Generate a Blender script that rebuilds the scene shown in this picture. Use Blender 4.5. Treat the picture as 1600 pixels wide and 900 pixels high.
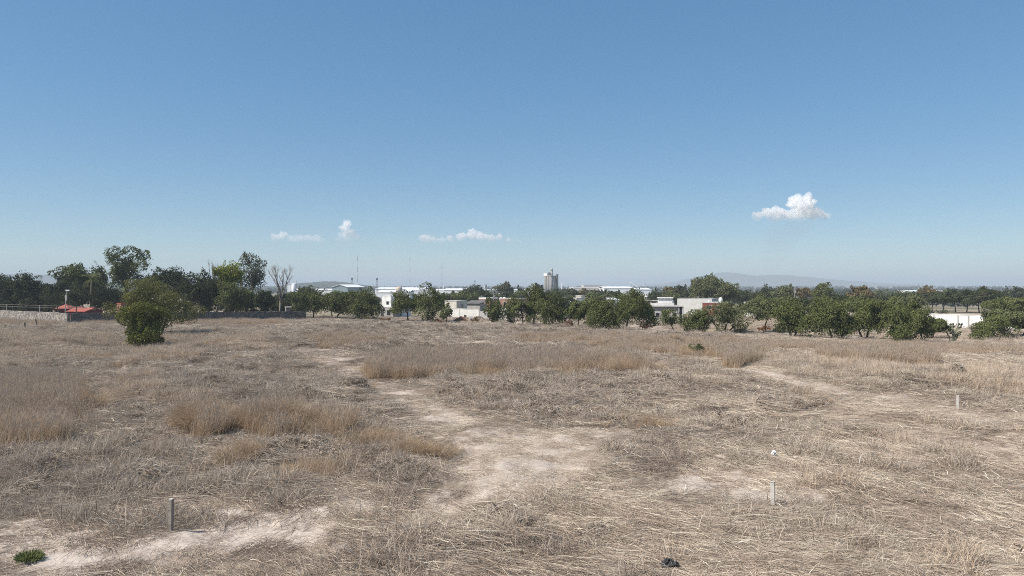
import bpy, math, random
import numpy as np
from mathutils import Vector, Matrix

R = math.radians
PI = math.pi
S = bpy.context.scene
COL = S.collection
for o in list(bpy.data.objects):
    bpy.data.objects.remove(o)

# ------------------------------------------------------------------ camera
F, HY, H = 1100.0, 447.0, 8.0          # focal length in photo pixels, eye-level row, camera height
cam_d = bpy.data.cameras.new('camera')
cam = bpy.data.objects.new('camera', cam_d)
COL.objects.link(cam)
cam.location = (0, 0, H)
cam.rotation_euler = (R(90) - math.atan(3.0 / F), 0, 0)
cam_d.sensor_width = 36.0
cam_d.lens = F / 1600.0 * 36.0
cam_d.clip_start = 0.1
cam_d.clip_end = 200000.0
S.camera = cam

# ------------------------------------------------------------------ sky and sun
SUN_EL = R(50)
SX, SY = -0.92, -0.38                  # horizontal direction towards the sun
w = bpy.data.worlds.new('World')
S.world = w
w.use_nodes = True
nt = w.node_tree
nt.nodes.clear()
wo = nt.nodes.new('ShaderNodeOutputWorld')
bg = nt.nodes.new('ShaderNodeBackground')
sky = nt.nodes.new('ShaderNodeTexSky')
sky.sky_type = 'NISHITA'
sky.sun_disc = False
sky.sun_elevation = SUN_EL
sky.sun_rotation = math.atan2(SX, SY) % (2 * PI)
sky.altitude = 2250
sky.air_density = 1.0
sky.dust_density = 0.6
sky.ozone_density = 1.3
bg.inputs['Strength'].default_value = 0.14
hs = nt.nodes.new('ShaderNodeHueSaturation')
hs.inputs['Saturation'].default_value = 1.8
tint = nt.nodes.new('ShaderNodeMix'); tint.data_type = 'RGBA'; tint.blend_type = 'MULTIPLY'
tint.inputs[0].default_value = 1.0
tint.inputs[7].default_value = (1.18, 1.31, 1.36, 1)
gm = nt.nodes.new('ShaderNodeGamma')
gm.inputs['Gamma'].default_value = 0.5
nt.links.new(sky.outputs[0], gm.inputs['Color'])
nt.links.new(gm.outputs[0], hs.inputs['Color'])
nt.links.new(hs.outputs[0], tint.inputs[6])
nt.links.new(tint.outputs[2], bg.inputs['Color'])
nt.links.new(bg.outputs[0], wo.inputs['Surface'])

sun_d = bpy.data.lights.new('sun', 'SUN')
sun = bpy.data.objects.new('sun', sun_d)
COL.objects.link(sun)
sun_d.energy = 5.0
sun_d.angle = R(0.5)
sun_d.color = (1.0, 0.935, 0.86)
ce = math.cos(SUN_EL)
hl = math.hypot(SX, SY)
SUNV = Vector((SX / hl * ce, SY / hl * ce, math.sin(SUN_EL)))
sun.rotation_euler = SUNV.to_track_quat('Z', 'Y').to_euler()
sun.location = (-60, -30, 90)

S.view_settings.view_transform = 'Standard'
S.view_settings.look = 'None'
S.view_settings.exposure = 0.54
S.view_settings.gamma = 1.0
S.view_settings.use_curve_mapping = False
S.cycles.use_denoising = False
S.cycles.pixel_filter_type = 'BLACKMAN_HARRIS'
S.cycles.filter_width = 1.0
S.cycles.denoiser = 'OPENIMAGEDENOISE'
S.cycles.denoising_input_passes = 'RGB_ALBEDO_NORMAL'
S.cycles.denoising_prefilter = 'ACCURATE'
S.cycles.use_adaptive_sampling = False
S.cycles.adaptive_threshold = 0.02
S.cycles.max_bounces = 14
S.cycles.diffuse_bounces = 2
S.cycles.glossy_bounces = 1
S.cycles.transmission_bounces = 3
S.cycles.volume_bounces = 14
S.cycles.transparent_max_bounces = 8

# ------------------------------------------------------------------ helpers
rng = np.random.default_rng(7)


def hash2(ix, iy, seed):
    n = (ix.astype(np.int64) * 374761393 + iy.astype(np.int64) * 668265263 + seed * 1442695041) & 0xFFFFFFFF
    n = ((n ^ (n >> 13)) * 1274126177) & 0xFFFFFFFF
    n = n ^ (n >> 16)
    return (n & 0xFFFF) / 65535.0


def vnoise(x, y, seed=0):
    x = np.asarray(x, float); y = np.asarray(y, float)
    ix = np.floor(x); iy = np.floor(y)
    fx = x - ix; fy = y - iy
    fx = fx * fx * (3 - 2 * fx); fy = fy * fy * (3 - 2 * fy)
    a = hash2(ix, iy, seed); b = hash2(ix + 1, iy, seed)
    c = hash2(ix, iy + 1, seed); d = hash2(ix + 1, iy + 1, seed)
    return (a * (1 - fx) + b * fx) * (1 - fy) + (c * (1 - fx) + d * fx) * fy


def fbm(x, y, seed=0, oct=3):
    s = 0; a = 0.5; t = 0
    for i in range(oct):
        s = s + a * vnoise(np.asarray(x) * 2 ** i + 13.7 * i, np.asarray(y) * 2 ** i - 7.1 * i, seed + i)
        t += a; a *= 0.5
    return s / t


def sstep(a, b, x):
    t = np.clip((x - a) / (b - a), 0, 1)
    return t * t * (3 - 2 * t)


def to_px(x, y):
    """where a point of the flat field lies on the plan read from the photograph"""
    y = np.maximum(y, 0.5)
    return 800 + F * x / y, HY + F * H / y


def D_of(py):
    return F * H / (py - HY)


def X_of(px, D):
    return (px - 800) / F * D


def Z_of(py, D):
    return H - (py - HY) / F * D


def in_poly(px, py, poly):
    inside = np.zeros(np.shape(px), bool)
    n = len(poly)
    for i in range(n):
        x1, y1 = poly[i]; x2, y2 = poly[(i + 1) % n]
        if y1 == y2:
            continue
        c = ((y1 > py) != (y2 > py)) & (px < (x2 - x1) * (py - y1) / (y2 - y1) + x1)
        inside ^= c
    return inside


# plan of the field: outlines of what covers the ground
BARE = [
    [(60, 905), (-40, 905), (-40, 812), (60, 808), (130, 836), (230, 846), (330, 800), (440, 792), (560, 786), (650, 788), (560, 812), (420, 842), (330, 862), (250, 885), (150, 900)],
    [(655, 838), (700, 795), (760, 760), (810, 738), (850, 742), (800, 765), (740, 805), (700, 836)],
    [(985, 762), (1040, 748), (1120, 752), (1230, 748), (1275, 790), (1200, 806), (1120, 800), (1060, 784), (1000, 782)],
    [(448, 546), (500, 541), (520, 552), (470, 562)],
    [(1120, 742), (1200, 735), (1200, 748), (1110, 752)],
]
PATH = [
    [(430, 548), (520, 541), (590, 580), (660, 622), (760, 650), (840, 690), (820, 740), (760, 790), (660, 840), (640, 800), (700, 740), (690, 690), (620, 640), (540, 590)],
    [(440, 546), (510, 541), (560, 570), (620, 605), (720, 640), (800, 662), (960, 685), (1000, 700), (900, 760), (820, 790), (700, 800), (690, 740), (640, 660), (560, 610), (490, 570)],
    [(900, 690), (1030, 655), (1100, 660), (1010, 690), (930, 706)],
    [(1130, 572), (1230, 585), (1360, 612), (1600, 650), (1600, 668), (1380, 640), (1240, 604), (1130, 582)],
    [(1280, 640), (1420, 665), (1600, 690), (1600, 702), (1430, 684), (1290, 652)],
    [(1290, 700), (1420, 705), (1480, 722), (1350, 715)],
    [(1400, 735), (1600, 755), (1600, 770), (1420, 748)],
]
TALL = [
    [(572, 588), (620, 594), (700, 595), (790, 586), (830, 592), (870, 585), (930, 576), (1020, 588), (985, 574), (930, 564), (880, 562), (760, 560), (640, 562), (580, 570)],
    [(-60, 600), (60, 594), (112, 604), (122, 640), (96, 692), (40, 700), (-60, 700)],
    [(284, 668), (300, 656), (330, 656), (346, 668), (336, 684), (296, 686)],
    [(384, 672), (410, 660), (470, 662), (486, 676), (440, 690), (396, 688)],
    [(490, 674), (530, 664), (552, 680), (520, 692)],
    [(770, 534), (900, 532), (1060, 536), (1190, 545), (1200, 556), (1130, 560), (1080, 556), (960, 552), (860, 542)],
    [(480, 532), (560, 530), (610, 540), (560, 546), (490, 544)],
    [(1280, 556), (1380, 556), (1470, 562), (1450, 572), (1360, 570), (1290, 566)],
    [(1120, 536), (1300, 540), (1450, 545), (1640, 547), (1640, 556), (1450, 554), (1300, 550), (1150, 546)],
    [(1108, 562), (1130, 556), (1200, 566), (1150, 578), (1110, 576)],
    [(-40, 500), (300, 503), (440, 503), (440, 507), (200, 509), (-40, 508)],
]
PALE = [
    [(180, 540), (300, 520), (420, 520), (440, 540), (330, 560), (250, 590), (330, 620), (300, 640), (180, 620)],
    [(-40, 520), (160, 516), (190, 540), (100, 570), (-40, 590)],
    [(1180, 560), (1330, 570), (1600, 575), (1600, 625), (1480, 612), (1400, 600), (1250, 590)],
    [(1420, 580), (1640, 585), (1640, 628), (1470, 614)],
]
WEED = [
    [(640, 596), (760, 598), (870, 592), (1020, 594), (1070, 604), (1010, 640), (970, 668), (890, 676), (800, 656), (700, 622)],
    [(250, 600), (360, 570), (450, 562), (520, 596), (590, 630), (615, 652), (570, 668), (480, 640), (390, 640), (300, 650)],
    [(330, 700), (420, 695), (600, 676), (700, 690), (745, 722), (700, 748), (560, 764), (420, 792), (340, 760)],
    [(-60, 700), (90, 700), (250, 705), (330, 730), (300, 770), (120, 775), (-60, 760)],
    [(960, 668), (1060, 640), (1200, 632), (1300, 632), (1240, 650), (1170, 676), (1020, 690)],
    [(500, 512), (800, 512), (1160, 532), (1160, 540), (900, 552), (800, 556), (620, 552), (520, 540)],
    [(380, 520), (640, 512), (700, 540), (560, 560), (440, 560)],
    [(1300, 575), (1460, 590), (1640, 600), (1640, 632), (1480, 622), (1350, 605)],
    [(640, 850), (800, 820), (860, 850), (760, 900), (560, 900)],
]


def mask(x, y, polys, seed=3):
    px, py = to_px(x, y)
    D = np.maximum(np.asarray(y, float), 5)
    k = F / D
    jx = (fbm(np.asarray(x) * 0.5, np.asarray(y) * 0.5, seed) - 0.5) * 2.4 + (fbm(np.asarray(x) * 2.2, np.asarray(y) * 2.2, seed + 4) - .5) * 1.0
    jy = (fbm(np.asarray(x) * 0.5 + 50, np.asarray(y) * 0.5, seed + 9) - 0.5) * 2.4
    px2 = px + jx * k
    py2 = py + jy * k * H / D * 1.6
    m = np.zeros(np.shape(px), bool)
    for p in polys:
        m |= in_poly(px2, py2, p)
    return m


def soft_mask(x, y, polys):
    return sum(mask(x + a, y + b, polys) * 1.0 for a, b in ((0, 0), (.5, .3), (-.5, .4), (.2, -.8), (-.3, -.5))) / 5


HEAPS = []


def terrain(x, y):
    x = np.asarray(x, float); y = np.asarray(y, float)
    r = np.hypot(x, y)
    z = -6.5 * sstep(230, 650, r) + 5.0 * sstep(1500, 5000, r)
    near = 1 - sstep(150, 260, r)
    z = z + near * ((fbm(x * 0.07, y * 0.07, 11) - 0.5) * 0.7 + (fbm(x * 0.45, y * 0.45, 21) - 0.5) * 0.5 + np.abs(fbm(x * 0.8, y * 0.8, 25) - .5) * .28)
    if len(np.shape(x)) and x.size:
        sel = (y > 8) & (r < 160) & (np.abs(x) < y * 1.1)
        if sel.any():
            xs, ys = x[sel], y[sel]
            hm = soft_mask(xs, ys, WEED + PALE[:2]) * (1 - .9 * soft_mask(xs, ys, PATH + BARE)) * (1 - np.exp(-(((xs + 49) / 9) ** 2 + ((ys - 92) / 12) ** 2) ** 2))
            z[sel] += hm * (.06 + 1.5 * np.clip(fbm(xs * .42, ys * .5, 101, 3) - .45, 0, 1) + .5 * np.clip(fbm(xs * 1.1, ys * 1.1, 103, 2) - .5, 0, 1)) * np.clip(ys / 40, .7, 1.3)
    z = z - .45 * np.exp(-(((x + 49) / 9) ** 2 + ((y - 92) / 12) ** 2) ** 2)
    z = z + (r > 200) * (fbm(x * 0.01, y * 0.01, 31) - 0.5) * 1.2 * sstep(260, 600, r)
    return z


def tz(x, y):
    return float(terrain(np.array([x]), np.array([y]))[0])


def mk(name, verts, faces, material=None, parent=None, attrs=None, smooth=False):
    """one mesh object; faces: (N,k) array or a list of tuples; attrs: per-vertex floats"""
    me = bpy.data.meshes.new(name)
    verts = np.asarray(verts, np.float32).reshape(-1, 3)
    if isinstance(faces, np.ndarray):
        n, k = faces.shape
        me.vertices.add(len(verts)); me.vertices.foreach_set('co', verts.ravel())
        me.loops.add(n * k); me.loops.foreach_set('vertex_index', faces.astype(np.int32).ravel())
        me.polygons.add(n)
        me.polygons.foreach_set('loop_start', np.arange(0, n * k, k, dtype=np.int32))
        me.update(calc_edges=True)
    else:
        me.from_pydata([tuple(v) for v in verts], [], faces)
        me.update()
    if attrs:
        for key, val in attrs.items():
            a = me.attributes.new(key, 'FLOAT', 'POINT')
            a.data.foreach_set('value', np.asarray(val, np.float32))
    if smooth:
        me.polygons.foreach_set('use_smooth', np.ones(len(me.polygons), bool))
    if material:
        me.materials.append(material)
    ob = bpy.data.objects.new(name, me)
    COL.objects.link(ob)
    if parent:
        ob.parent = parent
    return ob


def tag(o, label=None, cat=None, group=None, kind=None):
    if label: o['label'] = label
    if cat: o['category'] = cat
    if group: o['group'] = group
    if kind: o['kind'] = kind
    return o


def thing(name, loc, label, cat, group=None, rz=0.0):
    o = bpy.data.objects.new(name, None)
    o.empty_display_size = 0.3
    COL.objects.link(o)
    o.location = loc
    o.rotation_euler = (0, 0, rz)
    return tag(o, label, cat, group)


class MB:
    """collects boxes, tubes and lathed shapes into one mesh"""

    def __init__(s):
        s.v = []; s.f = []

    def add(s, v, f):
        b = len(s.v)
        s.v += [tuple(p) for p in v]
        s.f += [tuple(i + b for i in q) for q in f]
        return s

    def box(s, x0, x1, y0, y1, z0, z1):
        v = [(x, y, z) for z in (z0, z1) for y in (y0, y1) for x in (x0, x1)]
        return s.add(v, [(0, 2, 3, 1), (4, 5, 7, 6), (0, 1, 5, 4), (2, 6, 7, 3), (0, 4, 6, 2), (1, 3, 7, 5)])

    def tube(s, pts, rad, n=6):
        pts = [Vector(p) for p in pts]
        if not hasattr(rad, '__len__'): rad = [rad] * len(pts)
        v = []
        for i, p in enumerate(pts):
            d = (pts[min(i + 1, len(pts) - 1)] - pts[max(i - 1, 0)])
            d = d.normalized() if d.length > 1e-6 else Vector((0, 0, 1))
            a = d.cross(Vector((1, 0, 0)) if abs(d.x) < 0.8 else Vector((0, 1, 0))).normalized()
            b = d.cross(a)
            for k in range(n):
                t = 2 * PI * k / n
                v.append(p + (a * math.cos(t) + b * math.sin(t)) * rad[i])
        f = []
        for i in range(len(pts) - 1):
            for k in range(n):
                f.append((i * n + k, i * n + (k + 1) % n, (i + 1) * n + (k + 1) % n, (i + 1) * n + k))
        f.append(tuple(range(n - 1, -1, -1)))
        f.append(tuple(range((len(pts) - 1) * n, len(pts) * n)))
        return s.add(v, f)

    def lathe(s, prof, cx=0, cy=0, n=16):
        v = []; f = []
        for r, z in prof:
            for k in range(n):
                t = 2 * PI * k / n
                v.append((cx + r * math.cos(t), cy + r * math.sin(t), z))
        for i in range(len(prof) - 1):
            for k in range(n):
                f.append((i * n + k, i * n + (k + 1) % n, (i + 1) * n + (k + 1) % n, (i + 1) * n + k))
        f.append(tuple(range(n - 1, -1, -1)))
        f.append(tuple(range((len(prof) - 1) * n, len(prof) * n)))
        return s.add(v, f)

    def gable(s, x0, x1, y0, y1, z0, zr, over=0.0, along='x', thick=0.15):
        """pitched roof as two slabs; ridge along x or y"""
        if along == 'x':
            ym = (y0 + y1) / 2
            pr = [((y0 - over), z0), (ym, zr), ((y1 + over), z0)]
            mkp = lambda a, p: (a, p[0], p[1])
            A, B = x0 - over, x1 + over
        else:
            xm = (x0 + x1) / 2
            pr = [((x0 - over), z0), (xm, zr), ((x1 + over), z0)]
            mkp = lambda a, p: (p[0], a, p[1])
            A, B = y0 - over, y1 + over
        lo = [(p[0], p[1]) for p in pr]; hi = [(p[0], p[1] + thick) for p in pr]
        ring = lo + hi[::-1]
        v = [mkp(A, p) for p in ring] + [mkp(B, p) for p in ring]
        f = [(0, 1, 4, 5), (1, 2, 3, 4), (6, 11, 10, 7), (7, 10, 9, 8)]
        for i in range(6):
            j = (i + 1) % 6
            f.append((i, i + 6, j + 6, j))
        return s.add(v, f)

    def build(s, name, material, parent=None, smooth=False):
        return mk(name, s.v, s.f, material, parent, smooth=smooth)


# ------------------------------------------------------------------ materials
def new_mat(name):
    m = bpy.data.materials.new(name)
    m.use_nodes = True
    t = m.node_tree
    t.nodes.clear()
    out = t.nodes.new('ShaderNodeOutputMaterial')
    return m, t, out


def ramp(t, stops):
    r = t.nodes.new('ShaderNodeValToRGB')
    e = r.color_ramp.elements
    while len(e) < len(stops): e.new(0.5)
    for el, (p, c) in zip(e, stops):
        el.position = p; el.color = (*c, 1)
    return r


def noise(t, scale, detail=4, rough=0.6, vec=None, obj=True):
    n = t.nodes.new('ShaderNodeTexNoise')
    n.inputs['Scale'].default_value = scale
    n.inputs['Detail'].default_value = detail
    n.inputs['Roughness'].default_value = rough
    if vec is None:
        tc = t.nodes.new('ShaderNodeTexCoord')
        vec = tc.outputs['Object']
    t.links.new(vec, n.inputs['Vector'])
    return n


def surf(name, c1, c2=None, scale=0.6, rough=0.9, bump=0.0, bscale=8, streak=0.0, spec=0.2):
    """mottled painted or mineral surface"""
    m, t, out = new_mat(name)
    p = t.nodes.new('ShaderNodeBsdfPrincipled')
    p.inputs['Roughness'].default_value = rough
    p.inputs['Specular IOR Level'].default_value = spec
    c2 = c2 or tuple(c * 0.72 for c in c1)
    n = noise(t, scale, 6, 0.65)
    r = ramp(t, [(0.32, c2), (0.62, c1)])
    t.links.new(n.outputs['Fac'], r.inputs[0])
    col = r.outputs[0]
    if streak:
        tc = t.nodes.new('ShaderNodeTexCoord'); mp = t.nodes.new('ShaderNodeMapping')
        mp.inputs['Scale'].default_value = (3.0, 3.0, 0.25)
        t.links.new(tc.outputs['Object'], mp.inputs['Vector'])
        n2 = noise(t, 1.0, 5, 0.7, mp.outputs[0])
        r2 = ramp(t, [(0.35, (1 - streak,) * 3), (0.6, (1, 1, 1))])
        t.links.new(n2.outputs['Fac'], r2.inputs[0])
        mx = t.nodes.new('ShaderNodeMix'); mx.data_type = 'RGBA'; mx.blend_type = 'MULTIPLY'
        mx.inputs[0].default_value = 1
        t.links.new(col, mx.inputs[6]); t.links.new(r2.outputs[0], mx.inputs[7])
        col = mx.outputs[2]
    t.links.new(col, p.inputs['Base Color'])
    if bump:
        n3 = noise(t, bscale, 5, 0.7)
        b = t.nodes.new('ShaderNodeBump'); b.inputs['Strength'].default_value = bump; b.inputs['Distance'].default_value = 0.05
        t.links.new(n3.outputs['Fac'], b.inputs['Height']); t.links.new(b.outputs[0], p.inputs['Normal'])
    t.links.new(p.outputs[0], out.inputs['Surface'])
    return m


def leafy(name, stops, transl=0.25, inst=0.0, big=0.0, bscale=0.2):
    """thin plant matter: colour from the per-leaf tone attribute, a little light passes through"""
    m, t, out = new_mat(name)
    at = t.nodes.new('ShaderNodeAttribute'); at.attribute_name = 'tone'
    fac = at.outputs['Fac']
    if inst:
        oi = t.nodes.new('ShaderNodeObjectInfo')
        ma = t.nodes.new('ShaderNodeMath'); ma.operation = 'MULTIPLY_ADD'
        ma.inputs[1].default_value = inst
        t.links.new(oi.outputs['Random'], ma.inputs[0]); t.links.new(fac, ma.inputs[2])
        mb = t.nodes.new('ShaderNodeMath'); mb.operation = 'SUBTRACT'; mb.inputs[1].default_value = inst / 2
        t.links.new(ma.outputs[0], mb.inputs[0]); fac = mb.outputs[0]
    if big:
        ge = t.nodes.new('ShaderNodeNewGeometry')
        n = noise(t, bscale, 4, 0.6, ge.outputs['Position'])
        ma = t.nodes.new('ShaderNodeMath'); ma.operation = 'MULTIPLY_ADD'; ma.inputs[1].default_value = big
        t.links.new(n.outputs['Fac'], ma.inputs[0]); t.links.new(fac, ma.inputs[2])
        mb = t.nodes.new('ShaderNodeMath'); mb.operation = 'SUBTRACT'; mb.inputs[1].default_value = big / 2
        t.links.new(ma.outputs[0], mb.inputs[0]); fac = mb.outputs[0]
    r = ramp(t, stops)
    t.links.new(fac, r.inputs[0])
    d = t.nodes.new('ShaderNodeBsdfDiffuse'); d.inputs['Roughness'].default_value = 0.6
    tr = t.nodes.new('ShaderNodeBsdfTranslucent')
    mx = t.nodes.new('ShaderNodeMixShader'); mx.inputs[0].default_value = transl
    t.links.new(r.outputs[0], d.inputs['Color']); t.links.new(r.outputs[0], tr.inputs['Color'])
    t.links.new(d.outputs[0], mx.inputs[1]); t.links.new(tr.outputs[0], mx.inputs[2])
    t.links.new(mx.outputs[0], out.inputs['Surface'])
    return m


STRAW = leafy('straw', [(0.0, (0.178, 0.138, 0.105)), (0.35, (0.371, 0.296, 0.232)), (0.7, (0.590, 0.488, 0.387)), (1.0, (0.800, 0.742, 0.603))], 0.15, 0.25, 1.0, 0.22)
GREYW = leafy('grey_weed', [(0.0, (0.15, 0.105, 0.074)), (0.35, (0.31, 0.247, 0.188)), (0.7, (0.545, 0.46, 0.37)), (1.0, (0.76, 0.67, 0.555))], 0.18, 0.25, 0.45, 0.2)
GOLD = leafy('golden_grass', [(0.0, (0.226, 0.138, 0.078)), (0.3, (0.473, 0.337, 0.215)), (0.55, (0.556, 0.433, 0.298)), (0.75, (0.473, 0.388, 0.303)), (1.0, (0.391, 0.326, 0.272))], 0.25, 0.12, 0.3, 0.25)
PALEG = leafy('pale_grass', [(0.0, (0.281, 0.209, 0.138)), (0.5, (0.548, 0.435, 0.319)), (1.0, (0.765, 0.657, 0.526))], 0.2, 0.25, 0.4, 0.2)

LEAF = {
    'pepper': leafy('pepper_tree_leaves', [(0, (0.066, 0.076, 0.028)), (0.5, (0.130, 0.147, 0.055)), (1, (0.226, 0.243, 0.096))], 0.2),
    'olive': leafy('olive_leaves', [(0, (0.075, 0.085, 0.036)), (0.5, (0.144, 0.158, 0.071)), (1, (0.237, 0.252, 0.120))], 0.2),
    'dark': leafy('dark_leaves', [(0, (0.038, 0.046, 0.024)), (0.5, (0.072, 0.084, 0.042)), (1, (0.132, 0.144, 0.073))], 0.2),
    'euca': leafy('eucalyptus_leaves', [(0, (0.080, 0.087, 0.055)), (0.5, (0.152, 0.160, 0.102)), (1, (0.261, 0.261, 0.181))], 0.2),
    'yellow': leafy('yellow_green_leaves', [(0, (0.124, 0.140, 0.025)), (0.5, (0.231, 0.257, 0.049)), (1, (0.364, 0.381, 0.082))], 0.3),
    'bush': leafy('bush_leaves', [(0, (0.076, 0.083, 0.023)), (0.5, (0.150, 0.160, 0.044)), (1, (0.254, 0.263, 0.081))], 0.2),
    'bush2': leafy('light_bush_leaves', [(0, (0.102, 0.102, 0.039)), (0.5, (0.180, 0.178, 0.066)), (1, (0.288, 0.276, 0.110))], 0.25),
    'brown': leafy('brownish_leaves', [(0, (0.102, 0.080, 0.036)), (0.5, (0.181, 0.145, 0.072)), (1, (0.290, 0.232, 0.123))], 0.2),
    'green': leafy('fresh_leaves', [(0, (0.09, 0.12, 0.04)), (0.5, (0.17, 0.20, 0.075)), (1, (0.32, 0.33, 0.15))], 0.25),
    'dry': leafy('dry_bush_twigs', [(0, (0.12, 0.075, 0.045)), (0.5, (0.27, 0.17, 0.09)), (1, (0.45, 0.32, 0.16))], 0.2),
    'rust': leafy('rust_bush_twigs', [(0, (0.10, 0.045, 0.025)), (0.5, (0.22, 0.105, 0.055)), (1, (0.36, 0.20, 0.11))], 0.2),
    'far': leafy('far_leaves', [(0, (0.030, 0.036, 0.024)), (0.5, (0.060, 0.066, 0.042)), (1, (0.105, 0.108, 0.070))], 0.2),
}
BARK = surf('bark', (0.085, 0.068, 0.052), (0.04, 0.032, 0.025), 3.0, 0.95, 0.6, 12)
BARKG = surf('grey_bark', (0.27, 0.235, 0.20), (0.16, 0.135, 0.115), 3.0, 0.95)
WHITE = surf('white_render', (0.80, 0.79, 0.76), (0.66, 0.64, 0.60), 0.35, 0.85, 0.1, 6, 0.18)
WHITEM = surf('white_sheet_metal', (0.82, 0.83, 0.83), (0.72, 0.73, 0.73), 0.08, 0.5, 0, 6, 0.06, 0.4)
CREAM = surf('cream_render', (0.62, 0.58, 0.50), (0.50, 0.46, 0.39), 0.35, 0.9, 0.1, 6, 0.2)
CONC = surf('grey_concrete', (0.42, 0.40, 0.37), (0.29, 0.275, 0.255), 0.5, 0.9, 0.2, 6, 0.2)
CONCL = surf('pale_concrete', (0.56, 0.54, 0.50), (0.43, 0.41, 0.38), 0.4, 0.9, 0.2, 6, 0.15)
DARKC = surf('dark_concrete', (0.14, 0.135, 0.13), (0.09, 0.088, 0.085), 0.5, 0.9)
REDW = surf('red_paint', (0.22, 0.06, 0.05), (0.15, 0.045, 0.04), 0.6, 0.85, 0, 6, 0.2)
REDT = surf('red_roof_tiles', (0.36, 0.105, 0.075), (0.24, 0.075, 0.055), 1.2, 0.85, 0.5, 9)
GLASS = surf('window_glass', (0.03, 0.035, 0.04), (0.015, 0.018, 0.02), 0.8, 0.15, 0, 6, 0, 0.6)
DARKM = surf('dark_metal', (0.05, 0.048, 0.045), (0.03, 0.028, 0.027), 1.5, 0.6)
GALV = surf('galvanised_metal', (0.32, 0.33, 0.34), (0.22, 0.23, 0.24), 1.5, 0.55, 0, 6, 0, 0.4)
SLATE = surf('grey_green_cladding', (0.25, 0.31, 0.32), (0.20, 0.25, 0.26), 0.1, 0.7)
TANKP = surf('tank_plastic', (0.76, 0.75, 0.72), (0.66, 0.65, 0.62), 1.2, 0.5, 0, 6, 0, 0.4)
WOODG = surf('weathered_wood', (0.38, 0.335, 0.285), (0.20, 0.17, 0.145), 6.0, 0.9, 0.6, 30, 0.35)
POSTC = surf('concrete_post', (0.66, 0.62, 0.55), (0.48, 0.45, 0.40), 5.0, 0.9, 0.5, 30, 0.25)
PLAST = surf('white_plastic', (0.80, 0.79, 0.77), (0.70, 0.68, 0.66), 6.0, 0.45, 0.4, 20, 0, 0.4)
BLACKP = surf('black_plastic', (0.018, 0.018, 0.019), (0.010, 0.010, 0.011), 6.0, 0.35, 0.6, 25, 0, 0.5)
EARTH = surf('earth', (0.24, 0.19, 0.15), (0.15, 0.12, 0.095), 1.5, 1.0, 0.7, 6)


def brick_mat(name, c1, c2, mortar, scale, bw=0.4, rh=0.2, msize=0.015):
    m, t, out = new_mat(name)
    p = t.nodes.new('ShaderNodeBsdfPrincipled'); p.inputs['Roughness'].default_value = 0.92
    p.inputs['Specular IOR Level'].default_value = 0.15
    tc = t.nodes.new('ShaderNodeTexCoord'); sp = t.nodes.new('ShaderNodeSeparateXYZ'); cb = t.nodes.new('ShaderNodeCombineXYZ')
    ad = t.nodes.new('ShaderNodeMath'); ad.operation = 'ADD'
    t.links.new(tc.outputs['Object'], sp.inputs[0])
    t.links.new(sp.outputs[0], ad.inputs[0]); t.links.new(sp.outputs[1], ad.inputs[1])
    t.links.new(ad.outputs[0], cb.inputs[0]); t.links.new(sp.outputs[2], cb.inputs[1])
    b = t.nodes.new('ShaderNodeTexBrick')
    b.inputs['Color1'].default_value = (*c1, 1); b.inputs['Color2'].default_value = (*c2, 1); b.inputs['Mortar'].default_value = (*mortar, 1)
    b.inputs['Scale'].default_value = scale; b.inputs['Mortar Size'].default_value = msize
    b.inputs['Brick Width'].default_value = bw; b.inputs['Row Height'].default_value = rh
    t.links.new(cb.outputs[0], b.inputs['Vector'])
    n = noise(t, 0.5, 5, 0.7)
    r = ramp(t, [(0.3, (0.78, 0.78, 0.78)), (0.65, (1, 1, 1))])
    t.links.new(n.outputs['Fac'], r.inputs[0])
    mx = t.nodes.new('ShaderNodeMix'); mx.data_type = 'RGBA'; mx.blend_type = 'MULTIPLY'; mx.inputs[0].default_value = 1
    t.links.new(b.outputs[0], mx.inputs[6]); t.links.new(r.outputs[0], mx.inputs[7])
    t.links.new(mx.outputs[2], p.inputs['Base Color'])
    t.links.new(p.outputs[0], out.inputs['Surface'])
    return m


BLOCKW = brick_mat('pale_block', (0.66, 0.65, 0.61), (0.58, 0.57, 0.53), (0.48, 0.47, 0.44), 1.0)
BLOCKG = brick_mat('grey_block', (0.52, 0.51, 0.48), (0.44, 0.43, 0.41), (0.36, 0.35, 0.33), 1.0)
BRICK = brick_mat('red_brick', (0.36, 0.155, 0.11), (0.29, 0.12, 0.085), (0.40, 0.33, 0.28), 1.0, 0.25, 0.08, 0.01)


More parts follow.
